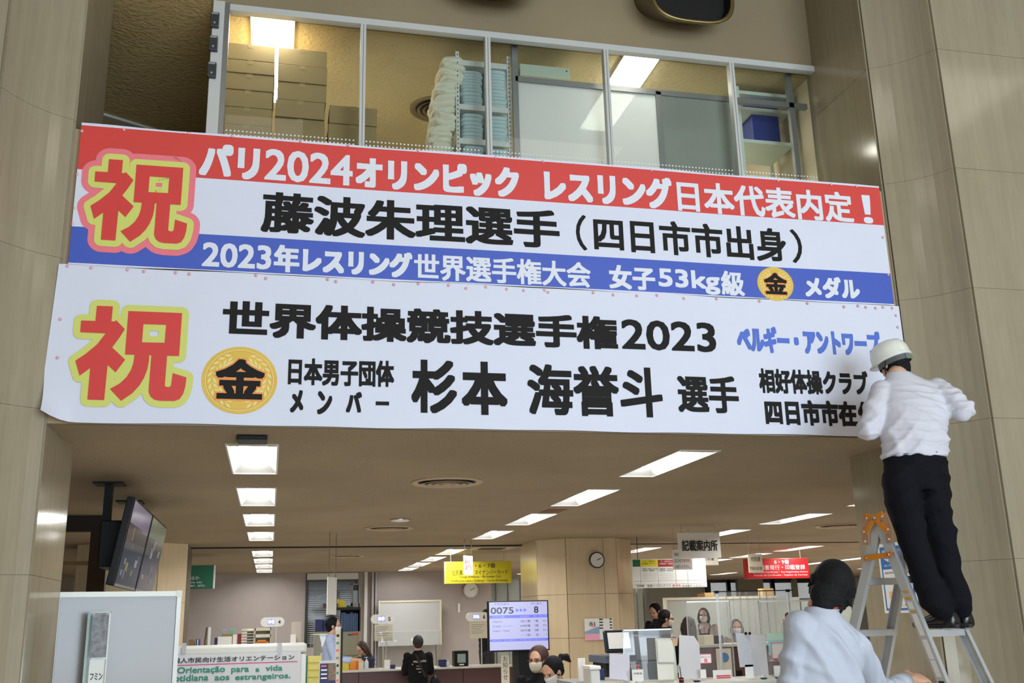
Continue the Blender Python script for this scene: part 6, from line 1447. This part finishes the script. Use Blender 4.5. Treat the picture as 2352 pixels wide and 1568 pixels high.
leaf('form_board', 'board of sample forms with brown edges left of the milky panel', 'board', [(1505,1465),(1548,1465),(1558,1562),(1512,1563)], 7.80, mat('form_board', srgb(206,208,196), .6))
for k, (y0, y1) in enumerate(((1470,1520),(1525,1560))): leaf('form_sheet', 'upper sample form on the form board' if not k else 'lower sample form on the form board', 'sheet', [(1509,y0),(1546,y0),(1549,y1),(1512,y1)], 7.79, mat('form_white', srgb(224,224,214), .6), .003)
leaf('brown_tag', 'brown strip with a blue label at the top of the form board', 'tag', [(1541,1458),(1558,1460),(1556,1482),(1548,1484)], 7.785, mat('tan_strip', srgb(208,170,128), .6), .003)
leaf('blue_label', 'small blue label on the brown strip', 'label', [(1544,1461),(1553,1461),(1553,1464.5),(1544,1464.5)], 7.78, M_bluP, .002)
acrylic(1432, 1444, 1546, 1566, 7.9, 'low clear screen across the left part of the writing desk', foot=DZ)
acrylic(1580, 1379, 1683, 1560, 7.95, 'tall clear screen with a milky top edge in the middle of the desk', foot=DZ)
acrylic(1748, 1378, 1870, 1556, 7.98, 'tall clear screen at the right part of the desk behind the helper', foot=DZ)
# vinyl curtain
t = thing('vinyl_curtain', 'hanging clear vinyl curtain between the tall clear screens', 'curtain', at(1720, 1430, 8.3))
a, c, z0, z1 = P2(1655, 1358, 1790, 1475, 8.3); b = B(); n = 60
for i in range(n+1):
    x = a+(c-a)*i/n; y = 8.3+.02*math.sin(i*.9)+.012*math.sin(i*2.3+1)
    b.v += [(x, y, z0), (x, y+.01*math.sin(i*1.7), z1)]
b.f = [(2*i, 2*i+2, 2*i+3, 2*i+1) for i in range(n)]; b.m = [0]*n
mk('sheet', b, M_vinyl, t, smooth=True); mk('rod', B().box(a-.05, c+.15, 8.29, 8.305, z1, z1+.008), M_dark, t)
for x in (a-.02, c+.1): mk('upright', B().box(x-.008, x+.008, 8.29, 8.306, DZ-.2, z1), M_acrE, t); mk('clip', B().box(x-.015, x+.015, 8.285, 8.31, z1-.01, z1+.012), M_dark, t)
# cards and small things on the desk
def card(lab, x0, y0, x1, y1, Y, m=M_paper, rim=None, arrow=False, txt=None):
    a, c, z0, z1 = P2(x0, y0, x1, y1, Y); t = thing('card', lab, 'card', ((a+c)/2, Y, z0))
    mk('sheet', B().box(a, c, Y, Y+.004, z0, z1), m, t)
    if rim:
        w_ = .005; mk('rim', B().box(a, c, Y-.002, Y, z1-w_, z1).box(a, c, Y-.002, Y, z0, z0+w_).box(a, a+w_, Y-.002, Y, z0, z1).box(c-w_, c, Y-.002, Y, z0, z1), rim, t)
    if txt: lettering(t, txt, (0,Y,0), UX, UZ, (a+.01, c-.01, z1-(z1-z0)*.42, z1-(z1-z0)*.25), M_txt, 0, .003)
    if arrow: lettering(t, '⬇', (0,Y,0), UX, UZ, (a+(c-a)*.38, a+(c-a)*.62, z0+(z1-z0)*.12, z0+(z1-z0)*.5), M_pink, 0, .003)
    return t
card('white card with pink rim and arrow stuck on the tall screen, left one', 1607, 1501, 1634, 1523, 7.93, rim=M_pink, arrow=True, txt='番号札はこちら')
card('white card with pink rim and arrow on the right part of the desk', 1766, 1497, 1796, 1519, 7.93, rim=M_pink, arrow=True, txt='番号札はこちら')
card('low white notice with two red bars lying at the desk edge', 1638, 1538, 1680, 1558, 7.66, txt=None)
q = P2(1645, 1550, 1677, 1552.5, 7.66); tag(mk('red_bar', B().box(q[0], q[1], 7.652, 7.659, q[2], q[3]).box(q[0]+.003, q[1]+.003, 7.652, 7.659, q[2]-.015, q[3]-.015), M_rd), 'two red bars printed across the low white notice', 'print')
card('small white price card next to the pink pump bottle', 1452, 1537, 1478, 1564, 7.68, txt='消毒液')
card('narrow white document stand in front of the maroon panel', 1609, 1537, 1622, 1557, 7.7)
card('white form pad leaning at the right of the desk', 1778, 1528, 1800, 1551, 7.7)
t = thing('form_stand', 'clear stand holding the coloured forms at the right of the desk', 'stand', (at(1784,1480,7.88).x, 7.88, DZ)); q = P2(1760, 1454, 1806, 1560, 7.88); mk('back', B().box(q[0], q[1], 7.88, 7.884, DZ, q[3]), M_acr, t); mk('base', B().box(q[0], q[1], 7.80, 7.90, DZ, DZ+.006), M_acrE, t)
card('green top form in the rack at the right of the desk', 1762, 1454, 1803, 1470, 7.86, m=mat('mint_form', srgb(190,220,200), .6))
card('blue edged form below the green form in the rack', 1766, 1471, 1802, 1505, 7.85, m=mat('aqua_form', srgb(150,205,210), .6))
card('pink edged form in front of the blue edged form', 1772, 1475, 1806, 1512, 7.84, m=mat('pinkish_form', srgb(220,214,206), .6), rim=M_pink)
card('small white sign in a holder near the desk middle', 1712, 1526, 1731, 1557, 7.7)
bottle(1466, 1526, 7.80, .022, mat('white_pump_bottle', srgb(220,220,222), .3), M_pink, 'small bottle with a pink pump on the writing desk', zb=DZ)
bottle(1806, 1518, 7.75, .022, mat('white_squeeze_bottle', srgb(226,224,216), .3), M_paper, 'white pump bottle at the right of the desk beside the helper', zb=DZ)
for x, m, lab in ((1602, M_navy, 'left'), (1757, mat('dark_teal', srgb(30,80,96), .5), 'middle'), (1790, mat('dark_teal2', srgb(24,96,100), .5), 'right')):
    p = at(x, 1556, 7.66); tag(mk('tape_dish', B().lathe((p.x, 7.68, DZ), [(.018,0),(.03,.010),(.028,.012),(.016,.004)], 16), m, smooth=True), lab+' small dark blue dish along the front edge of the desk', 'dish')
p = at(1563, 1530, 7.68); t = thing('pen_stand', 'black pen standing upright in a small red and black base', 'pen stand', (p.x, 7.68, DZ)); mk('base', B().lathe((p.x, 7.68, DZ), [(.018,0),(.018,.035),(.012,.038)], 14), M_dark, t); mk('band', B().lathe((p.x, 7.68, DZ+.02), [(.0185,0),(.0185,.008)], 14), M_rd, t); mk('pen', B().tube([(p.x, 7.68, DZ+.03), (p.x-.006, 7.68, DZ+.12)], [.004,.003], 8), M_dark, t)
# maroon screens and notices behind the desk
a, c, z0, z1 = P2(1610, 1481, 1700, 1560, 11.8)
t = thing('maroon_counter', 'maroon counter with a white top behind the clear screens', 'counter', ((a+c)/2, 11.8, 0)); mk('front', B().box(a, c+.9, 11.8, 11.84, 0, z1-.02), M_mar, t); mk('top', B().box(a-.02, c+.92, 11.77, 12.3, z1-.02, z1+.01), M_top, t); mz = z1+.01
a, c, z0, z1 = P2(1649, 1489, 1681, 1560, 11.6)
t = thing('brochure_rack', 'beige brochure rack with a blue round mark in front of the maroon counter', 'rack', ((a+c)/2, 11.6, 0)); mk('panel', B().box(a, c, 11.6, 11.63, 0, z1), M_cream, t); mk('blue_disc', B().lathe(((a+.09), 11.598, z1-.10), [(.001,0),(.055,0)], 20, Matrix(((1,0,0),(0,0,1),(0,1,0))), cap=False), M_bluP, t)
mk('black_item', B().box(a+.22, a+.28, 11.56, 11.6, z1-.6, z1-.25), M_dark, t); mk('green_item', B().box(a+.18, a+.32, 11.56, 11.6, z1-.68, z1-.6), M_grn, t)
a, c, z0, z1 = P2(1966, 1471, 1998, 1568, 11.0)
t = thing('maroon_screen', 'maroon panel with a white top edge between the ladder rails', 'screen', ((a+c)/2, 11, 0)); mk('panel', B().box(a-.3, c, 11, 11.04, 0, z1-.03), M_mar, t); mk('cap', B().box(a-.3, c, 10.99, 11.05, z1-.03, z1), M_paper, t)
a, c, z0, z1 = P2(1610, 1458, 1632, 1480, 12.1); tag(mk('pale_box', B().box(a, c, 12.0, 12.2, mz, z1), M_cream, bevel=.004), 'pale box with red dots on the maroon counter', 'box')
a, c, z0, z1 = P2(1637, 1458, 1654, 1470, 12.1); tag(mk('desk_phone', B().box(a, c, 12.0, 12.2, mz, z1), M_dark, bevel=.008), 'black desk phone on the maroon counter right of the pale box', 'phone')
# staff area behind: grey partition board, desks, clutter
a, c, z0, z1 = P2(1528, 1371, 1665, 1480, 20.0)
t = thing('partition_board', 'grey-green partition board with a cream frame behind the clerks', 'partition', ((a+c)/2, 20, 0)); mk('panel', B().box(a+.05, c+1.2, 20, 20.05, 0, z1-.05), mat('partition_grey', srgb(172,178,172), .5), t); mk('frame', B().box(a, c+1.2, 19.98, 20.07, z1-.05, z1).box(a, a+.05, 19.98, 20.07, 0, z1-.05), mat('cream_frame2', srgb(214,210,190), .5), t); pz = z1
for nm, lab, x0, y0, x1, m in (('wooden_box', 'light wooden box on the partition board top, right part', 1745, 1351, 1771, M_wood), ('brown_bundle', 'brown bundle on top of the partition board', 1596, 1364, 1612, mat('brown_bundle', srgb(120,90,50), .7)), ('cream_carton', 'cream carton beside the brown bundle', 1613, 1361, 1634, M_wood)):
    a, c, z0, z1 = P2(x0, y0, x1, y0+2, 20.1); tag(mk(nm, B().box(a, c, 19.99, 20.2, pz+.001, z1), m, bevel=.006), lab, 'box')
a, c, z0, z1 = P2(1660, 1371, 1960, 1470, 22)
t = thing('far_desk_row', 'pale screens of the far desk row seen through the vinyl curtain', 'desk', ((a+c)/2, 22, 0))
for k in range(5): mk('desk_screen', B().box(a+(c-a)*k/5+.02, a+(c-a)*(k+1)/5-.02, 22, 22.05, .7, z1-.1*(k % 2)), mat_sc if k else globals().setdefault('mat_sc', mat('desk_screen_grey', srgb(176,184,178), .5)), t)
mk('desk_top', B().box(a, c, 21.3, 22, .68, .72), M_top, t); mk('desk_base', B().box(a+.1, c-.1, 21.5, 21.9, 0, .68), M_greyc, t)
rs = random.Random(4)
for k in range(14):
    x = a+.2+(c-a-.4)*k/13; hh = rs.uniform(.08,.3); m = [M_paper, M_greyp, M_cream, M_bluF, M_card][k % 5]
    tag(mk('document_pile', B().box(x-.1, x+.1, 21.5, 21.75, .721, .721+hh), m, bevel=.004), f'{nth(k+1)} document pile from the left on the far desk row', 'papers', 'document piles on the far desk row')
for k in range(6):
    x = a+.4+(c-a-.8)*k/5; tag(mk('document_pile', B().box(x-.16, x+.16, 21.99, 22.06, 0, 0) if False else B().box(x-.13, x+.13, 22.2, 22.4, 1.3, 1.3+rs.uniform(.1,.3)), M_darkm), f'{nth(k+1)} dark monitor back from the left on the far cupboard', 'monitor', 'dark monitors on the far cupboard')
tag(mk('far_cupboard', B().box(a, c, 22.15, 22.6, 0, 1.3), M_greyc), 'long grey-green cupboard at the far right end of the office', 'cupboard')
# door-like white column and cables right of the clock pillar
for k, (x0, x1, m) in enumerate(((1459, 1463, M_trim), (1466, 1478, mat('pale_green_column', srgb(196,204,192), .5)), (1481, 1487, M_greyp))):
    q = P2(x0, 1350, x1, 1460, 16.6); struct('trim_%d' % (11+k), B().box(q[0], q[1], 16.6, 16.7, 0, at(1470, 1350, 16.6).z), m)
# blue notice on the right side face
XF = 4.198
def on_face(x, y): d_ = ray(x, y); return CAM + d_*(XF/d_.x)
p0, p1 = on_face(2017, 1253), on_face(2091, 1253); pl = on_face(2031, 1405)
ya, yb2 = p0.y, p1.y; zt2, zb2 = p0.z, pl.z
t = thing('wall_notice', 'blue and white safety notice on the stone behind the ladder', 'notice', (XF, (ya+yb2)/2, zb2))
def fq(nm, u0, u1, v0, v1, m, l): mk(nm, B().quad((XF-l, ya+(yb2-ya)*u0, zt2+(zb2-zt2)*v1), (XF-l, ya+(yb2-ya)*u1, zt2+(zb2-zt2)*v1), (XF-l, ya+(yb2-ya)*u1, zt2+(zb2-zt2)*v0), (XF-l, ya+(yb2-ya)*u0, zt2+(zb2-zt2)*v0)), m, t)
fq('sheet', -.03, 1.03, -.02, 1.02, M_paper, .0005); fq('blue_field', .03, .97, .03, .37, M_bluP, .001); fq('blue_border', .03, .07, .37, .98, M_bluP, .001); fq('blue_border', .93, .97, .37, .98, M_bluP, .001); fq('blue_border', .07, .93, .95, .98, M_bluP, .001)
Uf = Vector((0, -1, 0)) if ya > yb2 else Vector((0, 1, 0)); wd = abs(yb2-ya); hh = zt2-zb2
Of = Vector((XF-.001, ya, zb2))
lettering(t, '新型感染症', Of, Uf, UZ, (wd*.10, wd*.80, hh*.88, hh*.92), M_txtW, 0, .001); lettering(t, 'マスク', Of, Uf, UZ, (wd*.12, wd*.88, hh*.74, hh*.83), M_txtW, .002, .001); lettering(t, '着用のお願い', Of, Uf, UZ, (wd*.12, wd*.88, hh*.67, hh*.70), M_txtW, 0, .001)
for k in range(4): fq('picture', .18+.42*(k % 2), .42+.42*(k % 2), .50+.2*(k//2), .60+.2*(k//2), mat('pale_orange_print', srgb(236,190,140), .6), .001)
lettering(t, '感染予防にご協力ください', Of, Uf, UZ, (wd*.12, wd*.88, hh*.56, hh*.59), M_txt, 0, .001); lettering(t, 'お願いします', Of, Uf, UZ, (wd*.2, wd*.8, hh*.08, hh*.11), M_bluP, 0, .001)
